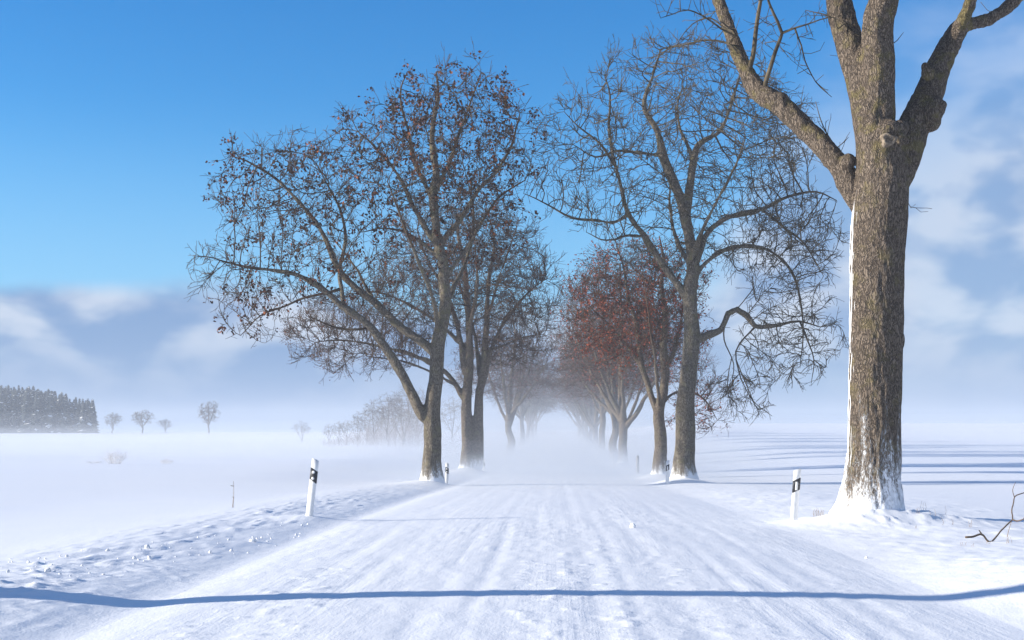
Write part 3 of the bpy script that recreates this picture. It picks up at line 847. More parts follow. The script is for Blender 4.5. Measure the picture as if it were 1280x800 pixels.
# ------------------------------------------------------------------ second tree of the right row: bare, elbow limb, hanging twigs
def right_second():
    x, y = TREES['right_second']; base = (x, y, land1(x, y) - 0.05)
    limbs = [
        ([(855, 606), (854.5, 575), (856, 540), (857.5, 500), (861, 465), (865, 430), (864, 400), (862, 372), (865, 345), (865, 320), (862, 300), (856, 265), (842, 228), (828, 192), (822, 165), (806, 135), (814, 100), (826, 62)], .41, .03),
        ([(857, 270), (861, 245), (867, 205), (873, 182), (887, 172), (900, 163), (912, 138), (920, 112), (930, 80)], .16, .02),
        ([(864, 385), (851, 362), (832, 335), (805, 296), (786, 266), (777, 238), (771, 213), (762, 165), (762, 120), (755, 95)], .16, .02),
        ([(866, 428), (882, 420), (900, 412), (906, 402), (911, 391), (921, 387), (933, 395), (944, 408), (960, 408), (980, 405), (1000, 402), (1026, 409)], .145, .018),
        ([(870, 330), (876, 312), (886, 290), (908, 273), (930, 267), (952, 262), (985, 246), (1020, 240), (1045, 250)], .13, .018),
        ([(870, 345), (885, 326), (910, 311), (945, 308), (968, 318), (990, 340), (1001, 378), (1004, 420), (1000, 460)], .09, .012),
        ([(786, 268), (768, 278), (748, 276), (715, 272), (685, 256), (655, 242)], .07, .014),
        ([(827, 195), (810, 192), (795, 190), (770, 188), (745, 196), (715, 180)], .07, .014),
        ([(944, 408), (925, 430), (920, 450), (930, 480), (945, 505), (965, 520)], .036, .010),
        ([(906, 402), (905, 425), (918, 455), (915, 480), (925, 505)], .03, .010),
        ([(1000, 402), (1010, 425), (1018, 450), (1015, 480)], .04, .010),
        ([(866, 320, 0), (880, 280, -1.6), (900, 240, -2.8), (915, 200, -3.6)], .11, .016),
        ([(862, 330, 0), (850, 290, 1.6), (845, 240, 2.8), (850, 190, 3.6)], .11, .016),
        ([(868, 200), (855, 165, .5), (850, 130, 1), (858, 90, 1.4)], .07, .014),
        ([(952, 262), (975, 285, -.5), (1000, 310, -1), (1020, 350, -1.4)], .06, .012),
        ([(805, 296, 0), (780, 300, -1), (755, 310, -2), (730, 305, -2.8)], .06, .012),
        ([(771, 213), (750, 180), (725, 160), (705, 140)], .06, .012),
    ]
    ells = [(850, 130, 125, 85, 3.6, 0, 1.1), (758, 200, 105, 98, 3.4, 0, 1.0), (940, 190, 80, 95, 3.4, 0, 1.0), (980, 300, 75, 75, 2.8, 0, 1.1), (985, 410, 68, 75, 2.2, 0, 1.2), (935, 490, 40, 38, 1.2, 0, 1.6), (860, 260, 90, 90, 3.8, 0, .4)]
    sk, bn, rs = traced_tree(base, y, limbs, ells, 5200, 13, kill=.29, step=.20, min_z=4.2, bias=(0, 0, 0), jit=.08, tip=.0095)
    tw = add_twigs(sk, bn, rs, 3300, (.3, .7), .0094, up=.22, spread=1.0, side=1, where=lambda p: p[:, 2] > 8.0)
    zd = 8.6
    tw += add_twigs(sk, bn, rs, 2100, (.3, .7), .0094, up=.0, droop=.2, spread=1.0, side=1, where=lambda p: (p[:, 2] < zd) | (p[:, 0] > 2.6))
    trunk, crown = tree_parts(sk, bn, tw, .032, [(.03, (2.4, 2.4, 1), 1), (.016, (8, 8, 3), 2)])
    new_tree('bare_tree', base, 'bare grey tree with crooked elbow limb and hanging twigs, second in the right row', ROW_R, trunk, crown, BARK_GREY, TWIG_GREY)


right_second()


# ------------------------------------------------------------------ third tree of the right row: red leaves
def right_third():
    x, y = TREES['right_third']; base = (x, y, land1(x, y) - 0.05)
    limbs = [
        ([(825, 597), (825, 570), (825, 540), (824, 515), (829, 490), (832, 465), (829, 430), (832, 395), (826, 360), (830, 325), (824, 295)], .33, .025),
        ([(823, 520), (816, 500), (811, 486), (802, 460), (798, 430), (795, 405), (785, 370), (780, 335), (770, 305)], .17, .02),
        ([(803, 462), (790, 440), (770, 415), (750, 395), (735, 380)], .10, .018),
        ([(830, 470), (842, 440), (850, 410), (855, 375), (860, 345)], .11, .018),
        ([(828, 505, 0), (845, 490, .5), (865, 490, .8), (885, 500, 1), (900, 525, 1)], .09, .012),
        ([(824, 512, 0), (818, 470, -1.5), (808, 420, -2.8), (800, 370, -3.4)], .10, .016),
        ([(826, 500, 0), (835, 450, 1.6), (830, 400, 2.8), (820, 350, 3.5)], .10, .016),
    ]
    ells = [(785, 380, 78, 85, 3.2, 0, 1.2), (835, 385, 55, 80, 3.0, 0, .9), (880, 500, 38, 48, 1.5, .8, 1.3), (740, 390, 32, 50, 2.2, 0, .9)]
    sk, bn, rs = traced_tree(base, y, limbs, ells, 2200, 14, kill=.38, step=.26, min_z=2.2, bias=(0, 0, .05), tip=.008)
    tw = add_twigs(sk, bn, rs, 4200, (.35, .8), .0080, up=.25, spread=.85)
    trunk, crown = tree_parts(sk, bn, tw, .036, [(.03, (2.4, 2.4, 1), 1), (.016, (7, 7, 3), 2)])
    pts = twig_ends(tw, rs, .36, lambda p: vnoise3(p * .7, 5) > -.25)
    lv = leaves_mesh('dry_leaves', pts, rs, (.06, .12), (1, 3), .08)
    new_tree('red_leaved_tree', base, 'tree still holding rusty red leaves behind the bare one with elbow limb', ROW_R, trunk, crown, BARK_WARM, TWIG_RED, lv, LEAF_RED)


right_third()


# ------------------------------------------------------------------ three kinds for the rest of the avenue
def avenue_kind(seed, height, forkh, width, r0, n_limb, twigcount, leaf, lean=0.0, twig=TWIG_RED, n_att=1700, tip=.010, kill=.5, leaf_frac=.14):
    rs = np.random.default_rng(seed); sk = Skeleton()
    add_limb(sk, [(0, 0, -.4), (0, 0, 0.2), (lean * .3, 0, forkh * .5), (lean * -.2, 0, forkh), (lean * .4, .1, height * .5), (lean, 0, height * .75), (lean * .6, .2, height * .95)], r0, .04, .3, .08, flare=(.35, .3))
    for k in range(n_limb):
        a = k * 2.4 + rs.random(); z0 = forkh * rs.uniform(.9, 1.35); sp = width * rs.uniform(.3, .48); zt = height * rs.uniform(.62, .92)
        dx, dy = math.cos(a), math.sin(a)
        add_limb(sk, [(0, 0, z0), (dx * sp * .3, dy * sp * .3, z0 + (zt - z0) * .22), (dx * sp * .7, dy * sp * .7, z0 + (zt - z0) * .6), (dx * sp, dy * sp, zt)], r0 * rs.uniform(.4, .55), .025, .3, .08)
    es = [((0, 0, height * .66), (width * .46, width * .46, height * .32), 1), ((rs.normal() * .6, rs.normal() * .6, height * .50), (width * .5, width * .5, height * .15), .7)]
    bn = colonize(sk, ellipsoids(es, n_att, rs), rs, step=.34, kill=kill, infl=3.2, min_z=forkh + 1.4, bias=(0, 0, .08))
    finish_radii(sk, bn, tip=tip, n=2.3)
    tw = add_twigs(sk, bn, rs, twigcount, (.5, 1.2), tip * .85, up=.3, spread=.85, rmax=.03)
    trunk, crown = tree_parts(sk, bn, tw, .05, [(.03, (2, 2, .8), seed)])
    lv = None
    if leaf is not None: lv = leaves_mesh('dry_leaves', twig_ends(tw, rs, leaf_frac), rs, (.09, .17), (1, 2), .10)
    return trunk, crown, lv, leaf, twig


KINDS = [avenue_kind(31, 14.0, 2.8, 11.0, .38, 6, 3600, LEAF_PINK, .5), avenue_kind(32, 15.0, 3.4, 11.5, .36, 5, 3600, None, -.4), avenue_kind(33, 14.5, 2.4, 11.0, .34, 5, 3800, LEAF_RED, .2, leaf_frac=.10)]
ORD = ['third', 'fourth', 'fifth', 'sixth', 'seventh', 'eighth', 'ninth', 'tenth', 'eleventh', 'twelfth', 'thirteenth', 'fourteenth']
LOOK = ['reddish seed clustered tree', 'bare pale trunked tree', 'low forking rusty leaved tree']


def avenue(rows, side, first, group, ang):
    for i, (px, y, v, s) in enumerate(rows):
        x, _ = TREES[(side, i)]; trunk, crown, lv, leaf, twig = KINDS[v]
        far = ' in drifting snow' if y > 150 else ''
        t = new_tree('avenue_tree', (x, y, land1(x, y) - .05), '%s%s, %s from front in the %s row' % (LOOK[v], far, ORD[i + first - 3], 'left' if side == 'L' else 'right'), group, trunk, crown, BARK_WARM, twig, lv, leaf)
        t.rotation_euler = (0, 0, ang[i % len(ang)]); t.scale = (s, s, s)


avenue(FAR_L, 'L', 3, ROW_L, [0.3, 2.1, 4.0, 1.2, 5.2, 3.0])
avenue(FAR_R, 'R', 4, ROW_R, [1.9, 3.6, .7, 5.0, 2.6, 4.4, 0.2])
# the tree just outside the frame whose shadow lies across the road


def shadow_tree():
    rs = np.random.default_rng(77); sk = Skeleton(); x, y = TREES['shadow']
    add_limb(sk, [(0, .05, -.4), (0, 0, .2), (.05, -.46, 2), (-.05, -1.15, 4.5), (-.1, -1.45, 7), (-.5, -1.4, 10), (-.4, -1.0, 14)], .235, .04, .25, .04, flare=(.75, .35))
    for k in range(5):
        a = 1.9 + k * .65; d = np.array([math.cos(a), math.sin(a) * 1.0]); z0 = 6.2 + .4 * k
        add_limb(sk, [(-.1, -1.35, z0), (d[0] * 1.2, -1.35 + d[1] * 1.2, z0 + 2), (d[0] * 3.2, -1.35 + d[1] * 3.2, z0 + 4.5), (d[0] * 4, -1.35 + d[1] * 4, z0 + 6.5)], .14, .025, .3, .08)
    bn = colonize(sk, ellipsoids([((-1.4, -1.3, 11.5), (4, 4.5, 3.6), 1)], 1200, rs), rs, step=.34, kill=.5, min_z=6.5)
    finish_radii(sk, bn, tip=.008)
    tw = add_twigs(sk, bn, rs, 2200, (.4, 1.0), .007, up=.3, rmax=.03)
    trunk, crown = tree_parts(sk, bn, tw, .04, [(.03, (2, 2, .8), 4)])
    new_tree('avenue_tree', (x, y, land1(x, y) - .05), 'tree beside the left road edge whose trunk shadow crosses the road', ROW_L, trunk, crown, BARK_GREY, TWIG_BROWN)


shadow_tree()


# ------------------------------------------------------------------ far wood and field trees
def far_wood():
    rs = np.random.default_rng(5); V, T, MI, off = [], [], [], 0
    for k in range(950):
        x = rs.uniform(-262, -152.5); d = rs.uniform(432, 480)
        edge = sst(-x, 150, 172)
        if rs.random() > .35 + .65 * edge: continue
        h = rs.uniform(12.0, 15.6) * (.72 + .28 * edge) + 1.2 * sst(-x, 165, 200); b = np.array([x * d / 450, d, 0.0]); b[2] = land1(b[0], b[1]) - .3
        n = int(rs.integers(150, 200)); ang = rs.random(n) * 6.283; hh = rs.random(n) ** .85; L = (1 - hh) ** .8 * h * rs.uniform(.17, .23) * rs.uniform(.7, 1.2, n) + .25
        z = hh * h * .97 + .4; dr = -rs.uniform(.15, .55, n)
        o = np.stack([np.zeros(n), np.zeros(n), z], 1); dd = np.stack([np.cos(ang), np.sin(ang), dr], 1); sd = np.stack([-np.sin(ang), np.cos(ang), np.zeros(n)], 1)
        w = (.22 * L + .25)[:, None]
        m = o + dd * (L * .55)[:, None]
        vv = np.stack([o + [0, 0, .25], m + sd * w, o + dd * L[:, None], m - sd * w, m - [0, 0, .35]], 1).reshape(-1, 3) + b
        e = np.arange(n)[:, None] * 5 + off
        T += [e + [[0, 1, 2]], e + [[0, 2, 3]], e + [[1, 4, 2]], e + [[2, 4, 3]]]
        sn = (rs.random(n) < .09).astype(int); MI += [sn, sn, np.zeros(n, int), np.zeros(n, int)]
        V.append(vv); off += len(vv)
        # stem with the leader
        st = np.array([(-.12, 0, 0), (.12, 0, 0), (0, .12, 0), (0, 0, h + .1)]) + b; V.append(st)
        T.append(np.array([[0, 1, 3], [1, 2, 3], [2, 0, 3]]) + off); MI.append(np.zeros(3, int)); off += 4
    me = mesh_np('forest', np.vstack(V), tris=np.vstack(T), smooth=False, mat_idx=np.concatenate(MI))
    m, N, b = material('spruce_needles')
    N.put(b.inputs['Base Color'], N.ramp(N.node('ShaderNodeNewGeometry').outputs['Random Per Island'], [(0, (.010, .018, .016)), (1, (.028, .04, .032))])); b.inputs['Roughness'].default_value = .9
    me.materials.append(m); me.materials.append(SNOW)
    tag(obj('forest', me), 'dark snow dusted spruce wood at the edge of the left field', 'forest', kind='stuff')


far_wood()


def small_tree(seed, height, width, fork, r0, tip, n_att, tw_n, spread_top=1.0):
    rs = np.random.default_rng(seed); sk = Skeleton()
    add_limb(sk, [(0, 0, -.3), (0, 0, fork * .5), (.05 * width, 0, fork), (-.03 * width, .03 * width, height * .6), (0, 0, height * .95)], r0, tip * 1.5, height * .03, .05)
    for k in range(5):
        a = k * 2.4 + rs.random(); d = np.array([math.cos(a), math.sin(a)]) * width * rs.uniform(.25, .42); z0 = fork * rs.uniform(.8, 1.3); zt = height * rs.uniform(.55, .9)
        add_limb(sk, [(0, 0, z0), (d[0] * .4, d[1] * .4, z0 + (zt - z0) * .35), (d[0], d[1], zt)], r0 * .45, tip * 1.5, height * .03, .05)
    bn = colonize(sk, ellipsoids([((rs.normal() * width * .17, rs.normal() * width * .17, height * rs.uniform(.5, .78)), (width * rs.uniform(.2, .36), width * .3, height * rs.uniform(.12, .22)), .7) for _ in range(4)] + [((0, 0, height * .6), (width * .46, width * .46, height * .34), 1)], n_att, rs), rs, jit=.15, step=height * .026, kill=height * .04, infl=height * .35, min_z=fork * .8, bias=(0, 0, .1))
    finish_radii(sk, bn, tip=tip)
    tw = add_twigs(sk, bn, rs, tw_n, (height * .04, height * .09), tip * .9, up=.3, rmax=tip * 3)
    return tree_parts(sk, bn, tw, None, None, thick=r0 * .3)


SM = [small_tree(41, 7.0, 6.6, 1.6, .22, .022, 420, 600), small_tree(42, 9.5, 8.0, 2.4, .28, .026, 420, 650), small_tree(43, 6.0, 4.8, .5, .07, .009, 300, 420), small_tree(44, 7.0, 4.6, 1.2, .075, .009, 300, 460), small_tree(45, 7.0, 3.6, .8, .06, .009, 260, 420)]
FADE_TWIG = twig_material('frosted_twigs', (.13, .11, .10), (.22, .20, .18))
RIME = twig_material('rimed_twigs', (.45, .43, .43), (.72, .72, .74))


def field_tree(px, base_y, d, kind, height, native, label, group, rz=0.0, name='field_tree'):
    x = (px - CX) / F * d; s = height / native
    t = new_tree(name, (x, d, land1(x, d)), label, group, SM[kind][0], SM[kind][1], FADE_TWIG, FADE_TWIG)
    q = 1 + .16 * math.sin(px * 1.7); t.scale = (s * q, s * q, s); t.rotation_euler = (0, .04 * math.sin(px), rz); return t


G1 = 'lone trees on the far edge of the left field'
field_tree(140, 542, 400, 0, 6.6, 7.0, 'round bare tree standing right beside the dark spruce wood', G1, .4)
field_tree(178, 542, 402, 0, 7.4, 7.0, 'bare tree with an umbrella crown, second from the spruce wood', G1, 1.6)
field_tree(207, 542, 404, 0, 4.6, 7.0, 'smallest of the four lone bare trees on the far field edge', G1, 3.1)
field_tree(261, 542, 398, 1, 10.0, 9.5, 'tallest lone bare tree on the far field edge, leaning double crown', G1, 2.4)
G2 = 'young bare trees in the thicket behind the left row'
specs = [(377, 200, 2, 3.4, 'small pale sapling alone between the lone trees and the thicket'),
         (411, 182, 4, 3.0, 'lowest sapling at the left end of the misty thicket'), (424, 168, 2, 3.3, 'second sapling from the left end of the misty thicket'),
         (434, 190, 3, 3.6, 'third sapling from the left end of the misty thicket'), (447, 165, 4, 4.5, 'fourth sapling from the left end of the misty thicket'),
         (458, 181, 2, 4.4, 'fifth sapling from the left end of the misty thicket'), (467, 172, 3, 5.9, 'sixth sapling from the left end of the misty thicket'),
         (476, 196, 4, 5.6, 'sixth sapling from the right end of the misty thicket'), (485, 168, 3, 7.0, 'fifth sapling from the right end of the misty thicket'),
         (494, 184, 4, 7.6, 'fourth sapling from the right end of the misty thicket'), (503, 160, 2, 6.0, 'third sapling from the right end of the misty thicket'),
         (512, 190, 3, 9.0, 'tallest sapling of the misty thicket, near the maple trunk'), (522, 171, 4, 7.4, 'sapling touching the left side of the forked maple trunk'), (566, 178, 3, 7.0, 'sapling seen between the maple trunk and the double stemmed tree')]
for i, (px, d, k, h, lab) in enumerate(specs):
    t = field_tree(px, 560, d, k, h, (6.0 if k == 2 else 7.0), lab, G2, i * 1.3, 'young_tree')


def bush(px, d, width, height, n, seed, label, name='bush', mat=None, r=.006, lean=.5):
    rs = np.random.default_rng(seed); x = (px - CX) / F * d; ch = []
    for k in range(n):
        a = rs.random() * 6.283; sp = rs.random() ** .5 * width * .5; q = np.array([math.cos(a) * sp * .42, math.sin(a) * sp * .42, -.05]); tip_ = np.array([math.cos(a) * sp, math.sin(a) * sp, height * rs.uniform(.55, 1.0) * (1 - .72 * (sp / (width * .5)) ** 2)])
        mid = (q + tip_) / 2 + np.array([0, 0, height * .12]) + rs.normal(size=3) * width * .03
        c = catmull([q, mid, tip_], height * .15); ch.append((c, np.linspace(r, r * .5, len(c))))
        for j in range(3):
            p = c[rs.integers(len(c) // 2, len(c))]; e = p + np.array([*(rs.normal(size=2) * width * .1), height * rs.uniform(.08, .22)])
            ch.append((np.array([p, (p + e) / 2 + rs.normal(size=3) * .01, e]), np.array([r * .6, r * .5, r * .4])))
    o = obj(name, mesh_np(name, *tubes(ch, lambda z: 3)), mat or FADE_TWIG, None, (x, d, gz(x, d)))
    return tag(o, label, 'bush' if name == 'bush' else 'plant')


bush(144, 78, 1.5, 1.0, 80, 1, 'round pale twiggy bush standing in the left snow field', r=.005, mat=RIME)
bush(209, 80, .9, .34, 40, 2, 'low pale tuft of a bush nearly buried in left field', r=.005, mat=RIME)
bush(118, 82, 1.2, .16, 26, 9, 'faint buried twigs left of the round bush', r=.006, mat=RIME)


def brushwood():
    rs = np.random.default_rng(12); d0 = 174.0; x0 = mxx(470, d0); ch = []
    for k in range(620):
        px = 402 + 128 * rs.random() ** .6; d = rs.uniform(162, 196); x = mxx(px, d); z = land1(x, d); h = (0.35 + 5.4 * sst(px, 405, 525)) * rs.uniform(.35, 1.0)
        q = np.array([x - x0, d - d0, z - .1]); t = q + np.array([rs.normal() * .3 * h ** .5, rs.normal() * .3, h])
        c = catmull([q, (q + t) / 2 + rs.normal(size=3) * .1, t], h * .2); ch.append((c, np.linspace(.016, .008, len(c))))
        for j in range(5):
            p = c[rs.integers(len(c) // 3, len(c))]; e = p + np.array([*(rs.normal(size=2) * .32), rs.uniform(.1, .7)]); ch.append((np.array([p, (p + e) / 2 + rs.normal(size=3) * .04, e]), np.array([.010, .009, .007])))
    o = obj('brushwood', mesh_np('brushwood', *tubes(ch, lambda r: 3)), twig_material('misty_brushwood', (.26, .24, .24), (.42, .40, .41)), None, (x0, d0, 0)); tag(o, 'misty tangle of pale brushwood under the saplings left of the avenue', 'brushwood', kind='stuff')  # pale twig tone with the mist put into the colour


def mxx(px, y): return (px - CX) / F * y
brushwood()


# ------------------------------------------------------------------ marker posts
def post_materials():
    w, T, b = material('white_post_plastic')
    tc = T.node('ShaderNodeTexCoord').outputs['Object']
    T.put(b.inputs['Base Color'], T.mix(T.step(T.noise(tc, 9, 5, .6), .5, .75), rgb(.80, .80, .79), rgb(.66, .66, .64))); b.inputs['Roughness'].default_value = .5
    k, T2, b2 = material('black_post_band'); tc = T2.node('ShaderNodeTexCoord').outputs['Object']
    T2.put(b2.inputs['Base Color'], T2.mix(T2.step(T2.noise(tc, 30, 4, .6), .55, .7), rgb(.022, .024, .03), rgb(.10, .11, .13))); b2.inputs['Roughness'].default_value = .55
    r, T3, b3 = material('silver_reflector')
    T3.put(b3.inputs['Base Color'], rgb(.80, .80, .78)); b3.inputs['Roughness'].default_value = .25
    return w, k, r


PW, PK, PR = post_materials()


def post_section(s=1.0):
    """rounded three-cornered hollow look: wide flat front (towards -y), narrowing to the back"""
    pts = [(-.06, -.032), (-.052, -.045), (.052, -.045), (.06, -.032), (.050, .012), (.022, .052), (-.022, .052), (-.050, .012)]
    return [(a * s, b * s) for a, b in pts]


def post_parts(style):
    sec = post_section(); n = len(sec); H = .97
    # body, with the top cut on a slant towards the road
    V, Q, Tt = [], [], []
    zs = [-.45, 0, .3, .6, .8, H]
    sgn = 1 if style == 'left' else -1
    for zi, z in enumerate(zs):
        for (a, b_) in sec:
            zz = z - (sgn * a * .42 + .012) if zi == len(zs) - 1 else z
            V.append((a, b_, zz))
    for i in range(len(zs) - 1):
        for e in range(n): Q.append((i * n + e, i * n + (e + 1) % n, (i + 1) * n + (e + 1) % n, (i + 1) * n + e))
    top = (len(zs) - 1) * n; V.append((0, 0, H - .012)); c = len(V) - 1
    for e in range(n): Tt.append((top + e, top + (e + 1) % n, c))
    body = mesh_np('body', V, Q, Tt, smooth=False)
    # slanted black collar, 3 mm proud
    s2 = post_section(1.06); V, Q = [], []
    lo, hi, sl = (.60, .80, -.55) if style == 'left' else (.60, .80, .55)
    for z in (lo, hi):
        for (a, b_) in s2: V.append((a, b_, z + a * sl))
    for z in (lo, hi):
        for (a, b_) in sec: V.append((a * .99, b_ * .99, z + a * sl))
    for e in range(n):
        f = (e + 1) % n
        Q += [(e, f, n + f, n + e), (2 * n + e, e, n + e, 3 * n + e)][:1]
        Q.append((n + e, n + f, 3 * n + f, 3 * n + e)); Q.append((f, e, 2 * n + e, 2 * n + f))
    band = mesh_np('band', V, Q, smooth=False)
    refl = []
    yf = -.045 * 1.06 - .006
    def plate(outline, yb=-.046, yfr=yf):
        m = len(outline); V = [(a, yfr, z) for a, z in outline] + [(a, yb, z) for a, z in outline] + [(sum(a for a, z in outline) / m, yfr - .003, sum(z for a, z in outline) / m)]
        Q = [(m + e, m + (e + 1) % m, (e + 1) % m, e) for e in range(m)]; T = [(e, (e + 1) % m, 2 * m) for e in range(m)]
        return mesh_np('reflector', V, Q, T, smooth=False)
    if style == 'left':
        for cz in (.752, .648): refl.append(plate([(-.004 + .025 * math.cos(a * math.pi / 10), cz + .025 * math.sin(a * math.pi / 10)) for a in range(20)]))
    else: refl.append(plate([(-.024, .615), (.016, .615), (.016, .755), (-.024, .755)]))
    return body, band, refl


PARTS = {s: post_parts(s) for s in ('left', 'right')}


def marker_post(style, x, y, lean, label, sink=0.0, rz=0.0):
    body, band, refl = PARTS[style]
    t = empty('marker_post', (x, y, gz(x, y) - sink)); tag(t, label, 'marker post', 'white marker posts along the %s road edge' % style)
    t.rotation_euler = (R(-2), lean, rz)
    obj('body', body, PW, t); bd = obj('band', band, PK, t)
    for r in refl: obj('reflector', r, PR, bd)
    return t


def mx(px, y): return (px - CX) / F * y
marker_post('left', mx(387, 22.7), 22.7, R(6), 'white marker post with two round reflectors, nearest on the left edge', .02, R(-8))
marker_post('right', mx(991, 22.5), 22.5, R(5), 'white marker post with upright reflector beside thick trunk', .12, R(8))
marker_post('left', mx(558, 49.0), 49.0, R(2), 'white marker post just right of the forked maple trunk', .18, 0)
marker_post('left', mx(604.5, 74.5), 74.5, R(1), 'white marker post at the foot of the double stemmed tree', .2, 0)
marker_post('left', mx(631.5, 108), 108, R(0), 'tiny white marker post third behind the nearest left one', .25, 0)
marker_post('left', mx(648, 147), 147, R(0), 'farthest tiny marker post on the left edge', .3, 0)
marker_post('right', mx(834, 48.8), 48.8, R(1), 'white marker post at the left foot of the bare elbow limbed tree', .12, 0)
marker_post('right', mx(766, 95), 95, R(0), 'small white marker post before the low forking tree on the right', .2, 0)
marker_post('right', mx(742, 143), 143, R(0), 'tiny white marker post fourth along the right edge', .2, 0)
marker_post('right', mx(736.5, 165), 165, R(0), 'farthest tiny white marker post on the right edge', .2, 0)


# ------------------------------------------------------------------ weathered stake, dead branch, stalks, clods
def stake():
    m, T, b = material('weathered_wood'); tc = T.node('ShaderNodeTexCoord').outputs['Object']
    T.put(b.inputs['Base Color'], T.mix(T.noise(T.scale(tc, (1, 1, .1)), 40, 4), rgb(.2, .2, .2), rgb(.34, .33, .33))); b.inputs['Roughness'].default_value = .9
    pts = np.array([(0, 0, -.4), (.005, 0, .2), (0, 0.01, .7), (.01, 0, .98), (.012, 0, 1.04)]); rad = np.array([.085, .085, .08, .075, .03])
    y = 74.0; x = mx(797, y)
    tag(obj('wooden_stake', mesh_np('wooden_stake', *tubes([(pts, rad)], lambda r: 9)), m, None, (x, y, gz(x, y) - .1)), 'grey weathered wooden stake behind the right row of trees', 'stake')


stake()


def dead_branch():
    y = 17.6; x0 = mx(1240, y); b = np.array([x0, y, gz(x0, y)])
    def w(px, py, d=0.0): q = P(px, py, y) - P(1240, 679, y); q[1] = d; return q
    def c(pts, r0, r1):
        q = catmull([w(*p) for p in pts], .03); q = q + np.stack([vnoise3(q * 14 + 5 * k, k) for k in range(3)], 1) * .006
        return (q, np.linspace(r0, r1, len(q)))
    ch = [c([(1204, 673, -.1), (1214, 672, -.08), (1224, 669.5, -.05), (1228, 671, -.03), (1234, 677, 0), (1240, 679, 0), (1250, 670, .05), (1260, 661, .1), (1270, 652, .15), (1269, 644, .15), (1272, 635, .18), (1275, 625, .2), (1281, 621, .22), (1290, 618, .25), (1300, 610, .3)], .014, .006),
          c([(1270, 652, .15), (1274, 654, .1), (1279, 652, .05), (1288, 648, 0), (1298, 650, -.1)], .010, .005),
          c([(1226, 670, -.04), (1222, 666, -.1), (1220, 664, -.14)], .012, .006),
          c([(1275, 625, .2), (1273, 616, .22), (1276, 606, .2)], .006, .003), c([(1290, 618, .25), (1294, 628, .2), (1303, 634, .2)], .005, .003),
          c([(1281, 651, .05), (1284, 640, .0), (1290, 634, 0)], .005, .003)]
    m = twig_material('dead_branch_bark', (.10, .075, .055), (.22, .16, .12))
    tag(obj('dead_branch', mesh_np('dead_branch', *tubes(ch, lambda r: 8)), m, None, tuple(b)), 'broken brown branch lying on the snow right of the thick trunk', 'branch')


dead_branch()
STALK = twig_material('dry_stalks', (.20, .15, .11), (.34, .27, .20))


def stalks(name, items, label, seed, cat='grass'):
    rs = np.random.default_rng(seed); ch = []; y0 = items[0][1]; x0 = mx(items[0][0], y0); z0 = gz(x0, y0)
    for (px, y, h, r, n) in items:
        x = mx(px, y); z = gz(x, y)
        for k in range(n):
            d = rs.normal(size=2) * .10 * h; q = np.array([x + rs.normal() * .03 * (n > 1) - x0, y - y0, z - z0 - .04]); t = q + np.array([d[0], d[1], h * rs.uniform(.7, 1.05) + .04])
            c = catmull([q, (q + t) / 2 + np.array([*(rs.normal(size=2) * .02), 0]), t], .04); ch.append((c, np.linspace(r, r * .5, len(c))))
            if h > .3:
                for j in range(9):
                    p = c[rs.integers(len(c) // 3, len(c))]; e = p + np.array([*(rs.normal(size=2) * .02), rs.uniform(0, .03)]); ch.append((np.array([p, (p + e) / 2, e]), np.array([r * .9, r * 1.3, r * .5])))
    o = obj(name, mesh_np(name, *tubes(ch, lambda r: 4)), STALK, None, (x0, y0, z0)); return tag(o, label, cat)


stalks('weed_stalk', [(290, 27, .50, .006, 1), (292, 27.02, .22, .005, 1)], 'single dry weed stalk standing behind the left bank', 1, 'weed')
stalks('dry_stake_stalk', [(1258, 18.2, .30, .006, 1)], 'thin upright dry stalk beside the broken branch', 3, 'weed')
stalks('grass_tuft', [(1024, 22.8, .13, .0035, 7), (1019, 22.9, .16, .003, 4), (1031, 22.7, .08, .003, 5)], 'little brown grass tuft between the right marker post and thick trunk', 4)
o = stalks('grass_stalks', [(1147, 21.6, .10, .003, 4), (1156, 22, .14, .003, 3), (1166, 21.5, .10, .003, 2), (1176, 20.5, .15, .0035, 1), (1190, 20.5, .10, .003, 2), (1205, 17, .05, .003, 3), (1219, 16.8, .05, .003, 2), (1181, 22, .17, .003, 1), (1146, 20, .06, .003, 2), (1212, 20, .13, .003, 3), (1234, 17.2, .05, .003, 3), (1262, 17.2, .08, .003, 4)], 'thin dry grass stalks poking out of snow right of the thick trunk', 5)
o['kind'] = 'stuff'


def clod_mesh(seed):
    rs = np.random.default_rng(seed); n, k = 7, 10; V, Q = [], []
    for a in range(n):
        t = math.pi * a / (n - 1)
        for e in range(k):
            p = e * 2 * math.pi / k; V.append((math.sin(t) * math.cos(p), math.sin(t) * math.sin(p), .8 * math.cos(t)))
    V = np.array(V); d = 1 + .30 * vnoise3(V * 1.6 + seed * 7.7, seed) + .16 * vnoise3(V * 4 + seed, seed + 1); V = V * d[:, None]
    for a in range(n - 1):
        for e in range(k): Q.append((a * k + e, (a + 1) * k + e, (a + 1) * k + (e + 1) % k, a * k + (e + 1) % k))
    return mesh_np('snow_clod', V, Q)


CLODS = [clod_mesh(s) for s in range(5)]
for cm_ in CLODS: cm_.materials.append(SNOW)


def at_ground(px, py):
    """where the line of sight through a picture point meets the snow"""
    ys = np.arange(8.5, 60, .03); x = (px - CX) / F * ys; z = EYE - (py - HY) / F * ys
    k = int(np.argmax(z < land(x, ys))); return x[k], ys[k]


G3 = 'snow clods thrown onto the left road bank'
def clod(px, py, size, label, group=G3, k=0):
    x, y = at_ground(px, py); o = bpy.data.objects.new('snow_clod', CLODS[k % 5]); COL.objects.link(o); s = size / F * y
    o.location = (x, y, gz(x, y) + s * .35); o.scale = (s, s * .9, s * .8); o.rotation_euler = (k * .7, k * .3, k * 1.9)
    tag(o, label, 'snow clod', group); return o


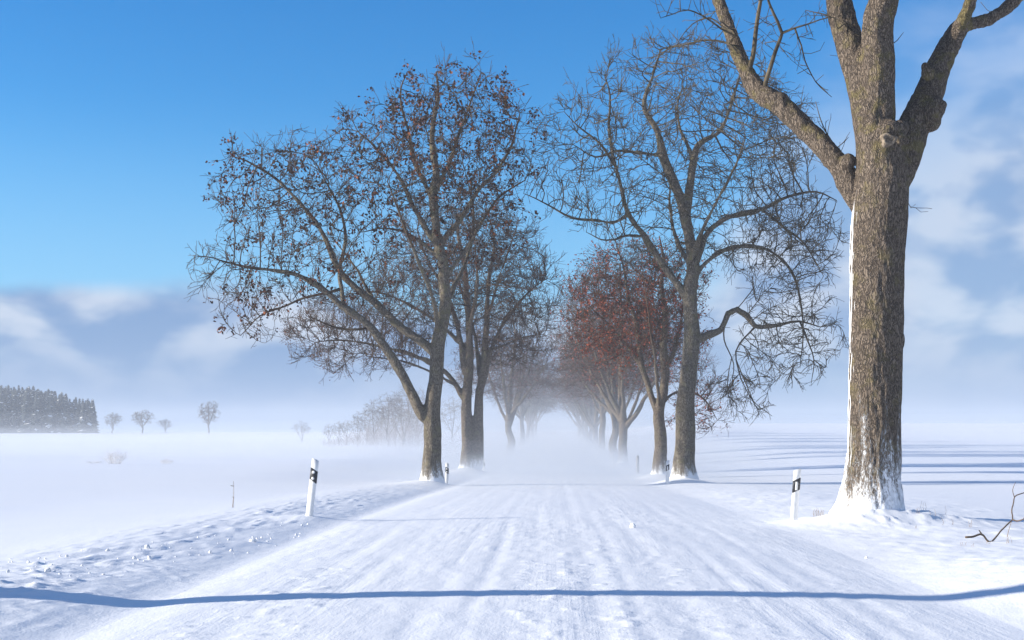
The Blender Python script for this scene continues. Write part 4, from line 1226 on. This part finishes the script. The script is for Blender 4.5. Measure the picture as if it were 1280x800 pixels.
clod(316, 671, 4.6, 'rounded white snow clod, largest on the left road bank', k=0)
clod(184, 681, 4.4, 'white snow clod standing proud left of the bank crest middle', k=1)
clod(60, 711, 4.6, 'broad flat snow clod close to the dark shadow on the left', k=2)
clod(187, 693, 4.0, 'shaded snow clod in front of the bank crest middle', k=3)
clod(791, 659, 4.2, 'lone snow clod lying on the road surface', 'snow clod on the road', k=4)
clod(1083, 690, 2.4, 'small snow clod on the slope before the thick trunk', 'snow clod before the thick trunk', k=1)
rs_ = np.random.default_rng(8)
for k in range(64):
    px = rs_.uniform(5, 385); base_y = np.interp(px, [0, 100, 200, 300, 390], [712, 700, 685, 672, 654]); py = base_y + rs_.uniform(-14, 16)
    clod(px, py, rs_.uniform(.9, 1.5) + 1.6 * rs_.random() ** 3, 'small white snow clod scattered over the left road bank', 'small snow clods scattered over the left bank', k)

# ------------------------------------------------------------------ air: haze, and snow drifting low over the ground
def volume_object(name, me, color, density, label, g=0.0):
    m = bpy.data.materials.new(name); m.use_nodes = True; T = NT(m.node_tree); T.n.clear()
    v = T.node('ShaderNodeVolumePrincipled'); v.inputs['Color'].default_value = (*color, 1); v.inputs['Density'].default_value = density; v.inputs['Anisotropy'].default_value = g
    o_ = T.node('ShaderNodeOutputMaterial'); T.l.new(v.outputs[0], o_.inputs['Volume'])
    o = obj(name, me, m); tag(o, label, 'haze', kind='stuff'); return o


def box_mesh(x0, x1, y0, y1, z0, z1):
    V = [(x, y, z) for x in (x0, x1) for y in (y0, y1) for z in (z0, z1)]
    Q = [(0, 1, 3, 2), (4, 6, 7, 5), (0, 4, 5, 1), (2, 3, 7, 6), (0, 2, 6, 4), (1, 5, 7, 3)]
    return mesh_np('box', V, Q, smooth=False)


def blob_mesh(c, r):
    n, k = 24, 48; V, Q = [], []
    for a in range(n):
        t = math.pi * (a + .001) / (n - 1 + .002)
        for e in range(k): V.append((c[0] + r[0] * math.sin(t) * math.cos(e * 2 * math.pi / k), c[1] + r[1] * math.sin(t) * math.sin(e * 2 * math.pi / k), c[2] + r[2] * math.cos(t)))
    for a in range(n - 1):
        for e in range(k): Q.append((a * k + e, (a + 1) * k + e, (a + 1) * k + (e + 1) % k, a * k + (e + 1) % k))
    T = [(0, e, e + 1) for e in range(1, k - 1)]; b = (n - 1) * k; T += [(b, b + e + 1, b + e) for e in range(1, k - 1)]
    return mesh_np('plume', V, Q, T)


volume_object('haze', box_mesh(-1600, 1600, -1350, 1450, -6, 24), (.68, .745, .84), .0008, 'thin pale winter haze over the whole landscape')
for k in range(17):
    top_ = .2 * 1.29 ** k; sy_ = 60 + 3.2 * k; sx_ = 9 + .75 * k; y0 = 13 + 1.7 * k
    volume_object('drifting_snow', blob_mesh((.4 - .3 * (k % 3), y0 + sy_ + 5 * (k % 4), -1.3), (sx_, sy_, top_ + 1.3)), (.62, .68, .77), .0095 * .835 ** k, 'white drifting snow blowing low across the far road')
for top_, dens in ((.8, .0040), (1.3, .0022), (2.2, .0014), (4.5, .0009)):  # veil added over the right field to weaken the tree shadow stripes
    volume_object('drifting_snow', blob_mesh((190, 250, 0), (330, 230, top_)), (.76, .81, .885), dens, 'thin white veil added low over the right field, paling its shadows')
for top_, dens in ((.9, .0010), (2.2, .0006), (4.5, .0004)):
    volume_object('drifting_snow', blob_mesh((-150, 250, -.8), (330, 230, top_ + .8)), (.76, .81, .885), dens, 'thin white drifting snow low over the left field')
